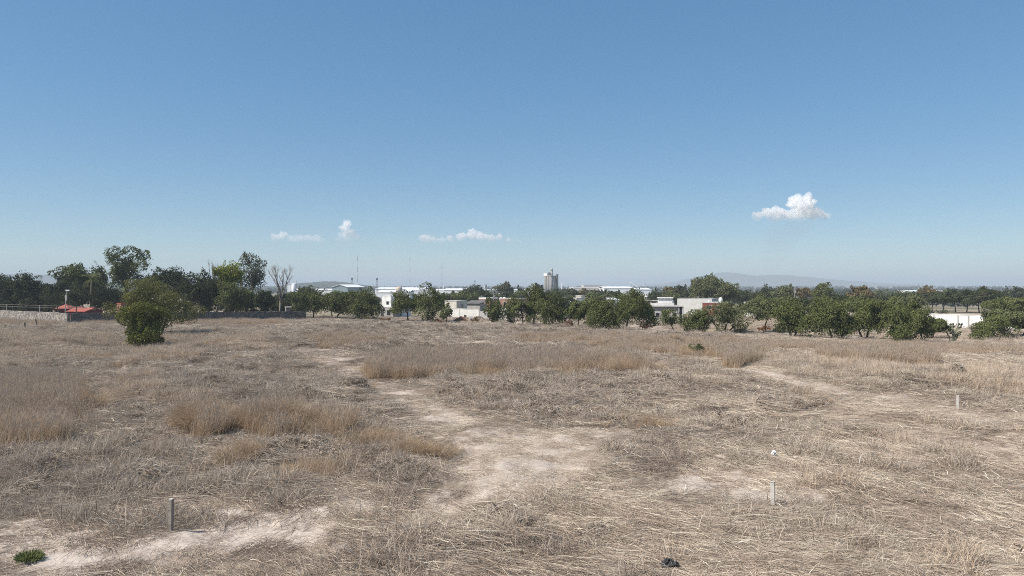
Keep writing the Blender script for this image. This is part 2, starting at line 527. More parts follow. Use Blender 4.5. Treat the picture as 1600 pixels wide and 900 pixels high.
def stone_mat(name, c1, c2, gap, scale):
    m, t, out = new_mat(name)
    p = t.nodes.new('ShaderNodeBsdfPrincipled'); p.inputs['Roughness'].default_value = 0.95
    tc = t.nodes.new('ShaderNodeTexCoord')
    v = t.nodes.new('ShaderNodeTexVoronoi'); v.inputs['Scale'].default_value = scale
    e = t.nodes.new('ShaderNodeTexVoronoi'); e.feature = 'DISTANCE_TO_EDGE'; e.inputs['Scale'].default_value = scale
    t.links.new(tc.outputs['Object'], v.inputs['Vector']); t.links.new(tc.outputs['Object'], e.inputs['Vector'])
    sp = t.nodes.new('ShaderNodeSeparateColor'); t.links.new(v.outputs['Color'], sp.inputs[0])
    r = ramp(t, [(0.1, c2), (0.9, c1)]); t.links.new(sp.outputs[0], r.inputs[0])
    g = ramp(t, [(0.02, (0, 0, 0)), (0.09, (1, 1, 1))]); t.links.new(e.outputs['Distance'], g.inputs[0])
    mx = t.nodes.new('ShaderNodeMix'); mx.data_type = 'RGBA'
    t.links.new(g.outputs[0], mx.inputs[0])
    mx.inputs[6].default_value = (*gap, 1); t.links.new(r.outputs[0], mx.inputs[7])
    t.links.new(mx.outputs[2], p.inputs['Base Color'])
    b = t.nodes.new('ShaderNodeBump'); b.inputs['Strength'].default_value = 0.9; b.inputs['Distance'].default_value = 0.12
    t.links.new(g.outputs[0], b.inputs['Height']); t.links.new(b.outputs[0], p.inputs['Normal'])
    t.links.new(p.outputs[0], out.inputs['Surface'])
    return m


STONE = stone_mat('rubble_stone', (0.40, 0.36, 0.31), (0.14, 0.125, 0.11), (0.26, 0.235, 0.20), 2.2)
STONE_SHADE = stone_mat('rubble_stone_painted_shade', (0.22, 0.20, 0.18), (0.09, 0.082, 0.075), (0.13, 0.12, 0.105), 2.2)  # the same rubble stone, with the wall's shade put into a darker colour


# ------------------------------------------------------------------ ground
def build_ground():
    rs = list(np.geomspace(2.5, 260, 430)) + list(np.geomspace(260, 45000, 70)[1:])
    rs = np.array([0.6] + rs)
    ang = np.concatenate([np.linspace(-46, 46, 560), np.linspace(46, 314, 60)[1:-1]])
    a = np.radians(ang)
    RR, AA = np.meshgrid(rs, a, indexing='ij')
    X = RR * np.sin(AA); Y = RR * np.cos(AA)
    Z = terrain(X, Y)
    nr, na = X.shape
    i = np.arange(nr - 1)[:, None] * na; j = np.arange(na)[None, :]; j2 = (j + 1) % na
    f = np.stack([i + j, i + na + j, i + na + j2, i + j2], -1).reshape(-1, 4)[:, ::-1]
    x, y = X.ravel(), Y.ravel()
    front = y > 6
    b = np.where(front, mask(x, y, BARE), False) * 1.0
    p = np.where(front, mask(x, y, PATH), False) * 1.0
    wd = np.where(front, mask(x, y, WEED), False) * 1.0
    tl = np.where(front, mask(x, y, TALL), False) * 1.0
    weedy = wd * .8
    field = np.where(np.hypot(x, y) < 175, 1.0, 0.0)

    m, t, out = new_mat('dry_field_soil')
    pr = t.nodes.new('ShaderNodeBsdfPrincipled'); pr.inputs['Roughness'].default_value = 1.0
    pr.inputs['Specular IOR Level'].default_value = 0.05
    ge = t.nodes.new('ShaderNodeNewGeometry'); P = ge.outputs['Position']

    def att(n):
        q = t.nodes.new('ShaderNodeAttribute'); q.attribute_name = n
        return q.outputs['Fac']

    def mixc(fac, a_, b_):
        q = t.nodes.new('ShaderNodeMix'); q.data_type = 'RGBA'
        if isinstance(fac, float): q.inputs[0].default_value = fac
        else: t.links.new(fac, q.inputs[0])
        for s_, v_ in ((6, a_), (7, b_)):
            if isinstance(v_, tuple): q.inputs[s_].default_value = (*v_, 1)
            else: t.links.new(v_, q.inputs[s_])
        return q.outputs[2]
    # bare soil: pale, a little pink, with clods
    n1 = noise(t, 0.9, 10, 0.74, P); r1 = ramp(t, [(0.34, (0.31, 0.255, 0.21)), (0.5, (0.48, 0.41, 0.345)), (0.66, (0.56, 0.49, 0.42))]); t.links.new(n1.outputs['Fac'], r1.inputs[0])
    # litter-covered soil: streaky
    mp = t.nodes.new('ShaderNodeMapping'); mp.inputs['Scale'].default_value = (2.2, 9.0, 3); t.links.new(P, mp.inputs['Vector'])
    n2 = noise(t, 1.6, 8, 0.78, mp.outputs[0]); r2 = ramp(t, [(0.33, (0.13, 0.10, 0.08)), (0.5, (0.27, 0.215, 0.17)), (0.68, (0.45, 0.375, 0.30))]); t.links.new(n2.outputs['Fac'], r2.inputs[0])
    # open land beyond the trees: dry plain with greener and paler plots
    n3 = noise(t, 0.012, 6, 0.65, P); r3 = ramp(t, [(0.3, (0.07, 0.08, 0.042)), (0.45, (0.19, 0.165, 0.115)), (0.6, (0.34, 0.285, 0.215)), (0.75, (0.21, 0.18, 0.125))]); t.links.new(n3.outputs['Fac'], r3.inputs[0])
    n4 = noise(t, 0.25, 7, 0.7, P); r4 = ramp(t, [(0.42, (0, 0, 0)), (0.60, (1, 1, 1))]); t.links.new(n4.outputs['Fac'], r4.inputs[0])
    near = mixc(0.5, r2.outputs[0], r1.outputs[0])
    near = mixc(r4.outputs[0], r2.outputs[0], near)
    near = mixc(att('path'), near, mixc(0.70, r2.outputs[0], r1.outputs[0]))
    near = mixc(att('bare'), near, r1.outputs[0])
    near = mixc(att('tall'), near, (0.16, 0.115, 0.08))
    near = mixc(att('weedy'), near, (0.115, 0.092, 0.074))  # dark litter under the weeds, with the shade of the gaps painted in
    col = mixc(att('field'), r3.outputs[0], near)
    t.links.new(col, pr.inputs['Base Color'])
    bp = t.nodes.new('ShaderNodeBump'); bp.inputs['Strength'].default_value = 0.8; bp.inputs['Distance'].default_value = 0.06
    n5 = noise(t, 5.0, 8, 0.75, P)
    t.links.new(n5.outputs['Fac'], bp.inputs['Height']); t.links.new(bp.outputs[0], pr.inputs['Normal'])
    t.links.new(pr.outputs[0], out.inputs['Surface'])
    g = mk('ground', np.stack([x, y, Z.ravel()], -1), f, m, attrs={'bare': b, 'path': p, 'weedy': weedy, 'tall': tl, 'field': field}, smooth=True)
    tag(g, 'dry pale soil of the open field and the plain beyond', kind='structure')


build_ground()


# ------------------------------------------------------------------ hills
def hill(name, label, D, px0, px1, prof, mat, depth, base=-8.0):
    """ridge whose crest heights (photo rows) are given along the width"""
    n = 60
    t = np.linspace(0, 1, n)
    pxs = px0 + (px1 - px0) * t
    ys = np.interp(t, [p[0] for p in prof], [p[1] for p in prof])
    zc = H - (ys - HY) / F * D
    zc = zc + (fbm(t * 22, t * 0 + D, 5) - 0.5) * (zc.max() - base) * 0.10 * np.sin(PI * t)
    m = 17
    s = np.linspace(-1, 1, m)
    shp = (1 - np.abs(s) ** 1.6)
    X = X_of(pxs, D)
    V = []
    for k in range(m):
        yy = D + s[k] * depth
        nz = (fbm(X * 8 / depth, np.full(n, s[k] * 6), 9) - 0.5) * (zc.max() - base) * 0.22 * shp[k] * (1 - shp[k]) * 4
        V.append(np.stack([X, np.full(n, yy), base + (zc - base) * shp[k] + nz], -1))
    V = np.concatenate(V)
    i = np.arange(m - 1)[:, None] * n; j = np.arange(n - 1)[None, :]
    f = np.stack([i + j, i + j + 1, i + n + j + 1, i + n + j], -1).reshape(-1, 4)
    return tag(mk(name, V, f, mat, smooth=True), label, kind='structure')


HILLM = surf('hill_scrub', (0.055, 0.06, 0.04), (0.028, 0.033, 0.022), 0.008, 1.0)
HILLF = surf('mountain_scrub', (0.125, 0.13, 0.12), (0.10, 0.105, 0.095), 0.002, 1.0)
hill('hill', 'low dark scrubby hill beyond the white warehouses', 2300, 425, 590, [(0, 449), (.25, 443), (.45, 440), (.6, 439.5), (.75, 442.5), (1, 449)], HILLM, 260)
hill('hill', 'long low hill beyond the trees at the stone walled garden', 4500, -300, 330, [(0, 440), (.3, 431), (.5, 428), (.62, 430), (.8, 438), (1, 448)], HILLM, 600)
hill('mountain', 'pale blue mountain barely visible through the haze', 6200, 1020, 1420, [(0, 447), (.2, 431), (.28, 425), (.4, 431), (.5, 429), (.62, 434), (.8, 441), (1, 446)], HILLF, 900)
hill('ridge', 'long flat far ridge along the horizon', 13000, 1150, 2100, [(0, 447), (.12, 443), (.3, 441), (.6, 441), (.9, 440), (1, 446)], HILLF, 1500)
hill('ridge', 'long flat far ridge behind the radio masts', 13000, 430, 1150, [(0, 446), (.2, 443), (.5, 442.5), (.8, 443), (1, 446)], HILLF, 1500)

# ------------------------------------------------------------------ haze
hz, ht, ho = new_mat('haze')
pv = ht.nodes.new('ShaderNodeVolumePrincipled')
pv.inputs['Color'].default_value = (0.545, 0.635, 0.72, 1)
pv.inputs['Density'].default_value = 2.4e-4
pv.inputs['Anisotropy'].default_value = 0.0
ht.links.new(pv.outputs[0], ho.inputs['Volume'])
tag(MB().box(-52000, 52000, -52000, 52000, -20, 140).build('haze', hz), 'thin pale blue haze over the plain', kind='stuff')


# ------------------------------------------------------------------ plants
def unit(v):
    return v / np.maximum(np.linalg.norm(v, axis=-1, keepdims=True), 1e-9)


def leaves(centers, dirs, size, ratio, r, nrm=None):
    n = len(centers)
    side = unit(np.cross(dirs, r.normal(size=(n, 3)) if nrm is None else nrm))
    a = centers - dirs * (size * 0.5)[:, None]; c = centers + dirs * (size * 0.5)[:, None]
    mid = centers + dirs * (size * 0.08)[:, None]
    b = mid + side * (size * ratio * 0.5)[:, None]; d = mid - side * (size * ratio * 0.5)[:, None]
    V = np.stack([a, b, c, d], 1).reshape(-1, 3)
    return V, np.arange(n * 4).reshape(-1, 4)


def crown_points(lobes, r, dens, size, droop=0.5, shell=0.55):
    """leaf positions over a list of lobes (centre, radius xyz)"""
    C, Dd, N = [], [], []
    for (c, rad) in lobes:
        rad = np.array(rad)
        n = max(int(dens * (rad[0] * rad[2] + rad[0] * rad[1]) * 6.5 / (size * size)), 16)
        u = unit(r.normal(size=(n, 3)))
        q = r.uniform(shell, 1.0, n) ** 0.7
        lump = 0.80 + 0.42 * fbm(u[:, 0] * 2.2 + c[0] * 3.1, u[:, 2] * 2.2 + u[:, 1] * 1.7 + c[2], int(abs(c[0] * 10)) % 97, 2)
        stray = np.where(r.uniform(size=n) < 0.06, r.uniform(1.05, 1.3, n), 1.0)
        p = np.array(c) + u * rad * (q * lump * stray)[:, None]
        keep = r.uniform(size=n) > np.clip(-u[:, 2] - 0.15, 0, 1) * 0.75
        C.append(p[keep])
        nn = unit(u * 1.0 + r.normal(size=(n, 3)) * 0.55)
        dd = r.normal(size=(n, 3)) * 0.75 + u * 0.35 + np.array([0, 0, -droop * 1.3])
        dd = unit(dd - nn * (dd * nn).sum(-1, keepdims=True) * 0.8)
        Dd.append(dd[keep]); N.append(nn[keep])
    return np.concatenate(C), np.concatenate(Dd), np.concatenate(N)


def auto_lobes(r, cx, z0, z1, wx, wy, kind):
    """lobes filling a crown of width wx, depth wy between z0 and z1, centred on cx (local)"""
    hz_ = (z1 - z0) / 2; zc = (z0 + z1) / 2
    L = []
    if kind == 'cone':
        for k in range(9):
            t = k / 8
            rr = wx / 2 * (1 - t) ** 0.8 * 0.75 + 0.15
            for q in range(4 if t < .7 else 1):
                a = r.uniform(0, 2 * PI)
                L.append(((cx + math.cos(a) * rr * .55, math.sin(a) * rr * .55 * wy / wx, z0 + (z1 - z0) * (0.06 + 0.88 * t)), (rr * .7, rr * .7, hz_ * 0.17)))
        return L
    if kind == 'column':
        for k in range(16):
            t = r.uniform(0, 1)
            rr = wx / 2 * (0.55 + 0.45 * math.sin(PI * min(t * 1.1, 1)))
            a = r.uniform(0, 2 * PI)
            s = rr * r.uniform(.35, .6)
            L.append(((cx + math.cos(a) * (rr - s) * 1.1, math.sin(a) * (rr - s), z0 + s + (z1 - z0 - 2 * s) * t), (s, s, s * 1.05)))
        return L
    n = 26 if kind != 'small' else 9
    for k in range(n):
        for _ in range(20):
            u = r.uniform(-1, 1, 3)
            if 0.12 < (u ** 2).sum() < 1: break
        if kind == 'droop':
            s = r.uniform(.24, .48)
            if u[2] < -0.2: u[:2] *= 0.9
        elif kind == 'flat':
            s = r.uniform(.28, .42); u[2] = abs(u[2]) * 1.3 - 0.35
        else:
            s = r.uniform(.24, .48)
        rx, ry, rz_ = wx / 2 * s, wy / 2 * s, max(hz_ * s * 1.1, wx / 2 * s * 0.6)
        rz_ = min(rz_, hz_ * 0.7)
        L.append(((cx + u[0] * (wx / 2 - rx) * 1.05, u[1] * (wy / 2 - ry), zc + u[2] * (hz_ - rz_)), (rx, ry, rz_)))
    if kind == 'droop':
        for k in range(9):
            a = 2 * PI * k / 9 + r.uniform(-.3, .3); q = r.uniform(.45, .78); s = r.uniform(.22, .36)
            hh = r.uniform(.35, .6) * hz_
            L.append(((cx + math.cos(a) * wx / 2 * q, math.sin(a) * wy / 2 * q, z0 + hh * r.uniform(.75, 1.3)), (wx / 2 * s, wy / 2 * s, hh)))
    for k in range(5):
        a = r.uniform(0, 2 * PI); s = r.uniform(.12, .2); e_ = r.uniform(-.3, 1)
        c_ = math.sqrt(max(0, 1 - e_ * e_))
        L.append(((cx + math.cos(a) * c_ * wx / 2 * .95, math.sin(a) * c_ * wy / 2 * .95, zc + e_ * hz_ * .95), (wx / 2 * s, wy / 2 * s, wx / 2 * s)))
    # the extremes, so that the crown reaches its full size
    e = .34
    L.append(((cx + r.uniform(-.25, .25) * wx, 0, z1 - hz_ * e), (wx / 2 * e, wy / 2 * e, hz_ * e)))
    L.append(((cx - wx / 2 * (1 - e), 0, zc + r.uniform(-.4, .2) * hz_), (wx / 2 * e, wy / 2 * e, hz_ * e)))
    L.append(((cx + wx / 2 * (1 - e), 0, zc + r.uniform(-.4, .2) * hz_), (wx / 2 * e, wy / 2 * e, hz_ * e)))
    return L


SEED = [100]


def tree(name, label, cat, px, by, top, x0, x1, cb, kind='droop', leaf='pepper', D=None, group=None, trunks=1, lobes_px=None,
         dens=1.5, tr=None, depth=0.85, bark=None, widen=1.24, rough_=1.0):
    """px/by: foot of the trunk, top: highest row, x0..x1: crown span, cb: lowest row of the crown (all photo pixels on the plan)"""
    SEED[0] += 1
    r = np.random.default_rng(SEED[0])
    D = D or D_of(by)
    k = D / F
    X = X_of(px, D)
    zg = tz(X, D)
    root = thing(name, (X, D, zg), label, cat, group)
    zt, zb = Z_of(top, D) - zg, Z_of(cb, D) - zg
    zb = max(zb, 0.05)
    wx = (x1 - x0) * k * (1.0 if lobes_px else widen)
    cx = ((x0 + x1) / 2 - px) * k
    if lobes_px:
        L = auto_lobes(r, cx, zb + .15 * (zt - zb), zt - .12 * (zt - zb), wx * .75, wx * .6, kind)[:12]
        for (lx, ly, rx, rz_) in lobes_px:
            L.append((((lx - px) * k, r.uniform(-.25, .25) * wx * depth, Z_of(ly, D) - zg), (rx * k * 1.12, rx * k * 1.15, rz_ * k * 1.12)))
    else:
        L = auto_lobes(r, cx, zb, zt, wx, wx * depth, kind)
    size = min(max(0.20, 0.0019 * D), 1.3)
    C, Dd, Nn = crown_points(L, r, dens, size, 0.75 if kind == 'droop' else 0.3)
    q_ = r.uniform(0, 90)
    hole = .5 * fbm(C[:, 0] * .55 + q_, C[:, 2] * .6, 7) + .5 * fbm(C[:, 1] * .6 + q_, C[:, 2] * .5 + C[:, 0] * .2, 8)
    push = np.stack([fbm(C[:, 2] * .45 + q_, C[:, 0] * .3, 15), fbm(C[:, 2] * .4, C[:, 1] * .4 + q_, 16), fbm(C[:, 0] * .5 + q_, C[:, 1] * .5, 17)], -1) - .5
    C = C + push * np.array([.42 * wx, .3 * wx, .30 * (zt - zb)]) * rough_
    ok = (C[:, 2] > 0.03) & (hole > (.355 if rough_ > .75 else .28))
    C, Dd, Nn = C[ok], Dd[ok], Nn[ok]
    V, f = leaves(C, Dd, size * r.uniform(.7, 1.5, len(C)), 0.5 if kind == 'droop' else 0.7, r, Nn)
    lob_tone = np.repeat(np.clip(r.normal(.5, .2, len(C)), 0, 1) + (fbm(C[:, 0] * .8, C[:, 2] * .8 + C[:, 1], 4) - .5) * .5, 4)
    mk('crown', V, f, LEAF[leaf], root, {'tone': np.clip(lob_tone, 0, 1)})
    # trunk and limbs
    b = MB()
    tr = tr or max(0.10, 0.024 * zt)
    base = [Vector((0, 0, -0.15))]
    for q in range(trunks):
        off = Vector(((q - (trunks - 1) / 2) * tr * 2.2, r.uniform(-.2, .2), -0.15))
        tgt = Vector((cx * (0.8 if trunks == 1 else 0.5) + (q - (trunks - 1) / 2) * wx * .32, r.uniform(-.1, .1) * wx, zb + (zt - zb) * 0.35))
        mid = off.lerp(tgt, .5) + Vector((r.uniform(-.25, .25) * tr * 4 - cx * .12, r.uniform(-.2, .2), -0.05 * zt * abs(cx) / max(wx, .1)))
        b.tube([off, off.lerp(mid, .5) + Vector((r.uniform(-.1, .1), 0, 0)), mid, tgt], [tr * 1.25, tr, tr * .85, tr * .6], 7)
        pick = r.permutation(len(L))[:7]
        for pi in pick:
            c = Vector(L[pi][0])
            if c.z < zb + 0.1 * (zt - zb): continue
            m_ = tgt.lerp(c, .5) + Vector((r.uniform(-.3, .3), r.uniform(-.3, .3), r.uniform(0, .4)))
            b.tube([tgt + (mid - tgt) * r.uniform(0, .5), m_, c], [tr * .5, tr * .32, tr * .12], 5)
    b.build('trunk', bark or BARK, root, smooth=True)
    return root


def bare_tree(label, px, top, x0, x1, D, by=None, group=None):
    SEED[0] += 1
    r = random.Random(SEED[0])
    X = X_of(px, D); zg = tz(X, D)
    root = thing('bare_tree', (X, D, zg), label, 'tree', group)
    ht_ = Z_of(top, D) - zg
    wx = (x1 - x0) / F * D
    tb, cb_ = MB(), MB()

    def grow(p, d, ln, rad, lev):
        q = p + d * ln
        mid = p.lerp(q, .5) + Vector((r.uniform(-.06, .06), r.uniform(-.06, .06), 0)) * ln
        (tb if lev == 0 else cb_).tube([p, mid, q], [rad, rad * .85, rad * .7], 5 if lev < 2 else 3)
        if lev >= 4: return
        for _ in range(3 if lev else 4):
            a = Vector((r.uniform(-1, 1) * wx / ht_ * 1.5, r.uniform(-1, 1) * wx / ht_ * 1.3, r.uniform(.3, 1.1)))
            grow(q if r.random() < .6 else p.lerp(q, r.uniform(.5, 1)), (d * .8 + a).normalized(), ln * r.uniform(.6, .8), rad * .55, lev + 1)
    grow(Vector((0, 0, -.1)), Vector((0, 0, 1)), ht_ * .30, 0.035 * ht_ * .6, 0)
    zs = max(v[2] for v in cb_.v)
    k = ht_ / zs
    cb_.v = [(v[0] * k, v[1] * k, v[2] * k) for v in cb_.v]; tb.v = [(v[0] * k, v[1] * k, v[2] * k) for v in tb.v]
    tb.build('trunk', BARKG, root, True); cb_.build('branches', BARKG, root)
    return root


def bush(name, label, px, by, top, x0, x1, leaf, D=None, group=None, kind='round', dens=1.6, cat='bush'):
    SEED[0] += 1
    r = np.random.default_rng(SEED[0])
    D = D or D_of(by)
    X = X_of(px, D); zg = tz(X, D)
    root = thing(name, (X, D, zg), label, cat, group)
    zt = Z_of(top, D) - zg; wx = (x1 - x0) / F * D
    cx = ((x0 + x1) / 2 - px) / F * D
    L = auto_lobes(r, cx, 0.05, zt, wx, wx * .9, 'small')
    size = max(0.05, min(.0016 * D, .5))
    C, Dd, Nn = crown_points(L, r, dens, size, -0.1, .2)
    ok = C[:, 2] > .02; C, Dd = C[ok], Dd[ok]
    V, f = leaves(C, Dd, size * r.uniform(.7, 1.6, len(C)), .45, r)
    mk('foliage', V, f, LEAF[leaf], root, {'tone': np.repeat(np.clip(r.normal(.5, .25, len(C)), 0, 1), 4)})
    b = MB()
    for q in range(6):
        a = r.uniform(0, 2 * PI); l = zt * r.uniform(.5, .8)
        b.tube([(0, 0, -.05), (cx + math.cos(a) * l * .3, math.sin(a) * l * .3, l * .5), (cx + math.cos(a) * l * .5, math.sin(a) * l * .5, l)], [.02 * zt + .01, .012 * zt + .006, .004], 5)
    b.build('stems', BARK, root)
    return root


# front row of trees along the far edge of the field
FR = 'trees in a row along the far edge of the field'
tree('pepper_tree', 'broad olive green tree beside the end of the shaded stone wall', 'tree', 490, 497.5, 450, 455, 522, 489, group=FR)
tree('pepper_tree', 'wide green tree on two crooked leaning trunks', 'tree', 522, 499, 452, 506, 568, 490, group=FR, trunks=2)
tree('pepper_tree', 'dense low hanging tree at the left of the small grey house', 'tree', 570, 500, 450, 548, 594, 499, group=FR)
tree('pepper_tree', 'round crowned tree on one clear trunk right of the small grey house', 'tree', 638, 504, 453, 612, 656, 489, group=FR)
tree('pepper_tree', 'tall tree with a knobbly narrow top, right of the small grey house', 'tree', 668, 505, 442, 645, 700, 500, group=FR, dens=1.6,
     lobes_px=[(663, 450, 8, 7), (668, 458, 11, 8), (656, 464, 12, 9), (678, 462, 12, 9), (690, 466, 9, 7), (652, 476, 9, 9), (664, 474, 13, 10), (682, 477, 12, 9), (694, 476, 8, 9), (660, 488, 11, 9), (674, 489, 10, 9), (688, 488, 8, 7), (668, 497, 10, 5), (650, 470, 8, 7)])
tree('young_tree', 'slim small tree in front of the left end of the block wall', 'tree', 697, 507, 474, 688, 706, 501, 'column', group=FR)
tree('pepper_tree', 'shaggy dark tree in front of the right end of the block wall', 'tree', 775, 510, 465, 759, 792, 507, 'column', 'pepper', group=FR, dens=1.8,
     lobes_px=[(766, 472, 6, 7), (764, 484, 7, 8), (778, 478, 8, 8), (786, 484, 7, 9), (771, 490, 8, 8), (782, 496, 8, 8), (775, 500, 8, 6), (765, 468, 4, 4), (777, 486, 9, 9)])
tree('pepper_tree', 'open tree with a bent trunk, right of the shaggy dark tree', 'tree', 817, 509, 461, 793, 836, 503, group=FR)
tree('pepper_tree', 'spreading tree with a tall forked trunk in front of the grain silos', 'tree', 833, 508, 445, 822, 856, 500, 'round', group=FR)
tree('pepper_tree', 'bushy tree hanging to the ground just right of the grain silos', 'tree', 863, 514, 458, 843, 886, 511, group=FR)
tree('pepper_tree', 'thin open tree in front of the white parked car', 'tree', 903, 515.5, 468, 884, 926, 505, 'round', group=FR, dens=1.1)
tree('pepper_tree', 'full dark tree with its skirt on the ground, beside the white awning', 'tree', 943, 519, 468, 921, 966, 517, group=FR)
tree('pepper_tree', 'large wide tree in front of the white gabled house', 'tree', 978, 518.5, 452, 952, 1016, 514, group=FR, dens=1.6)
tree('pepper_tree', 'narrow crown on a trunk leaning left, right of the large wide tree', 'tree', 1013, 508, 470, 990, 1018, 499, 'round', group=FR)
tree('olive_like_tree', 'small grey green tree with a curved leaning trunk', 'tree', 1054, 522, 483, 1026, 1064, 514, 'round', 'olive', group=FR, dens=1.2)
tree('pepper_tree', 'low bushy tree between the curved small tree and the red building', 'tree', 1095, 523, 480, 1067, 1107, 520, group=FR)
tree('pepper_tree', 'wide tree with bare lower trunks in front of the red building', 'tree', 1132, 520, 472, 1102, 1180, 515, group=FR, trunks=3, leaf='olive', dens=1.3,
     lobes_px=[(1112, 488, 10, 10), (1125, 480, 13, 8), (1142, 478, 13, 7), (1157, 482, 13, 9), (1168, 490, 11, 10), (1118, 500, 10, 10), (1140, 496, 12, 9), (1158, 502, 14, 10), (1120, 512, 7, 6), (1160, 512, 12, 5)])
tree('pepper_tree', 'thin tree with a light open crown in front of the pale long wall', 'tree', 1196, 520, 467, 1177, 1226, 508, 'round', 'olive', group=FR, dens=1.1)
tree('pepper_tree', 'medium green tree on slender stems, next right of the light open crowned tree', 'tree', 1240, 529, 466, 1213, 1264, 521, group=FR, trunks=2)
tree('pepper_tree', 'big rounded tree trailing to the ground, two left of the fullest tree', 'tree', 1303, 533, 460, 1260, 1330, 529, group=FR, dens=1.6)
tree('pepper_tree', 'tree with a clear dark trunk just left of the fullest tree', 'tree', 1350, 533, 464, 1324, 1388, 523, group=FR, trunks=2)
tree('pepper_tree', 'fullest dark green tree, left of the white perimeter wall', 'tree', 1417, 538, 464, 1378, 1446, 533, group=FR, dens=1.7)
tree('young_tree', 'low round tree in front of the left end of the white perimeter wall', 'tree', 1458, 530, 495, 1440, 1481, 526, 'round', 'pepper', group=FR)
tree('pepper_tree', 'low sprawling tree in front of the right end of the white perimeter wall', 'tree', 1560, 533, 490, 1511, 1590, 531, group=FR, dens=1.6,
     lobes_px=[(1525, 520, 13, 9), (1540, 510, 13, 10), (1555, 502, 13, 10), (1570, 505, 13, 12), (1545, 522, 14, 9), (1565, 520, 14, 10), (1580, 518, 10, 11), (1530, 512, 9, 8), (1518, 524, 8, 6)])
tree('pepper_tree', 'rounded light green tree behind the low sprawling tree', 'tree', 1572, 528, 483, 1545, 1606, 512, 'round', 'olive', group=FR)
tree('pepper_tree', 'tall bushy tree behind the rounded light green tree', 'tree', 1580, 505, 464, 1546, 1625, 490, 'round', 'pepper')
tree('pepper_tree', 'dark tree on a short trunk beside the white sheds at the right', 'tree', 1597, 526, 496, 1582, 1640, 516, 'round', 'dark')
tree('pepper_tree', 'tree right beyond the white sheds', 'tree', 1650, 528, 470, 1615, 1690, 515, 'droop')

# the big tree standing out in the field, and the dense bush in front of it
tree('pepper_tree', 'big spreading tree standing alone in the dry field', 'tree', 250, 522, 437, 168, 310, 505, 'droop', 'bush2', D=109, trunks=2, tr=.16, dens=.95, rough_=.3,
     lobes_px=[(215, 445, 17, 9), (235, 444, 16, 9), (224, 441, 12, 6), (175, 488, 9, 8), (182, 478, 9, 8), (300, 488, 10, 9), (252, 452, 14, 9), (200, 455, 13, 9), (225, 460, 18, 11), (248, 462, 18, 11), (266, 465, 12, 9), (268, 478, 16, 10), (284, 480, 13, 9), (295, 490, 12, 10), (280, 494, 15, 9), (300, 498, 9, 7), (255, 480, 18, 12), (235, 478, 15, 12), (205, 472, 14, 12), (188, 485, 12, 9), (178, 494, 10, 8), (188, 500, 12, 9), (275, 501, 11, 6)])
tree('dense_bush', 'dense dark green bush in front of the big spreading tree', 'bush', 222, 541, 470, 190, 258, 540, 'round', 'bush', trunks=2, dens=1.9, rough_=.4,
     lobes_px=[(228, 478, 14, 8), (208, 486, 13, 9), (243, 488, 12, 9), (224, 490, 20, 14), (202, 498, 13, 13), (248, 500, 12, 14), (222, 508, 22, 14), (204, 518, 14, 12), (244, 518, 13, 12), (224, 526, 19, 11), (210, 531, 13, 8), (238, 532, 13, 7)])

# trees in the walled garden at the left
GA = 'trees in the stone walled garden'
for (px, top, x0, x1, cb, leaf, D, kd, lb) in [
    (-25, 424, -54, 6, 492, 'dark', 190, 'round', 'dark leafy tree at the far left of the walled garden'),
    (12, 428, -8, 32, 487, 'dark', 186, 'round', 'dark pointed tree beside the wire fence at the left'),
    (42, 424, 24, 62, 487, 'dark', 182, 'round', 'dark tree with the highest tip of those above the sunlit stone wall'),
    (66, 435, 52, 82, 487, 'dark', 184, 'round', 'lower dark tree below the distant hill'),
    (88, 436, 74, 106, 487, 'dark', 178, 'round', 'dark tree behind the white pole lamp'),
    (122, 411, 98, 146, 470, 'pepper', 192, 'flat', 'green round topped tree left of the palm'),
    (148, 412, 138, 162, 470, 'pepper', 196, 'round', 'small round topped tree behind the palm'),
    (128, 446, 104, 150, 488, 'dark', 172, 'round', 'dark bushy tree under the palm'),
    (165, 445, 148, 188, 488, 'dark', 175, 'round', 'dark tree hiding the foot of the tallest tree'),
    (256, 418, 243, 292, 480, 'dark', 178, 'round', 'dark ragged tree behind the big field tree'),
    (232, 423, 214, 252, 475, 'dark', 185, 'round', 'dark tree right beneath the tallest tree'),
    (318, 428, 286, 352, 487, 'dark', 172, 'round', 'wide dark tree between the big field tree and the yellow green tree'),
    (364, 440, 342, 388, 488, 'pepper', 168, 'round', 'dark lower tree under the yellow green tree'),
    (412, 453, 400, 428, 486, 'dark', 166, 'round', 'small dark tree left of the leafless tree'),
    (384, 452, 372, 404, 486, 'pepper', 170, 'round', 'leafy lower tree at the foot of the slender eucalyptus'),
]:
    tree('garden_tree', lb, 'tree', px, 0, top, x0, x1, cb, kd, leaf, D=D, group=GA, dens=1.2, widen=1.42)
rg = random.Random(8)
for i in range(26):
    px = -30 + i * 18.5 + rg.uniform(-5, 5)
    if 120 < px < 168: continue
    bush('garden_shrub', 'dark shrub filling the gaps beneath the garden trees behind the stone wall', px, 0, rg.uniform(462, 474), px - rg.uniform(13, 18), px + rg.uniform(13, 18), 'dark', D=rg.uniform(176, 200), group='shrubs beneath the garden trees', cat='shrub')
tree('tall_tree', 'tallest tree of the walled garden with a domed crown', 'tree', 197, 0, 387, 165, 232, 455, 'round', 'pepper', D=190, group=GA, dens=1.4,
     lobes_px=[(180, 398, 11, 8), (197, 394, 12, 7), (212, 400, 11, 9), (186, 408, 12, 8), (204, 408, 13, 8), (176, 404, 9, 7), (218, 412, 10, 9), (225, 420, 7, 9), (196, 420, 13, 9), (182, 426, 11, 9), (206, 430, 11, 10), (190, 440, 14, 10), (172, 424, 7, 7), (216, 438, 9, 8), (178, 444, 11, 9), (206, 446, 11, 9)], tr=0.55)
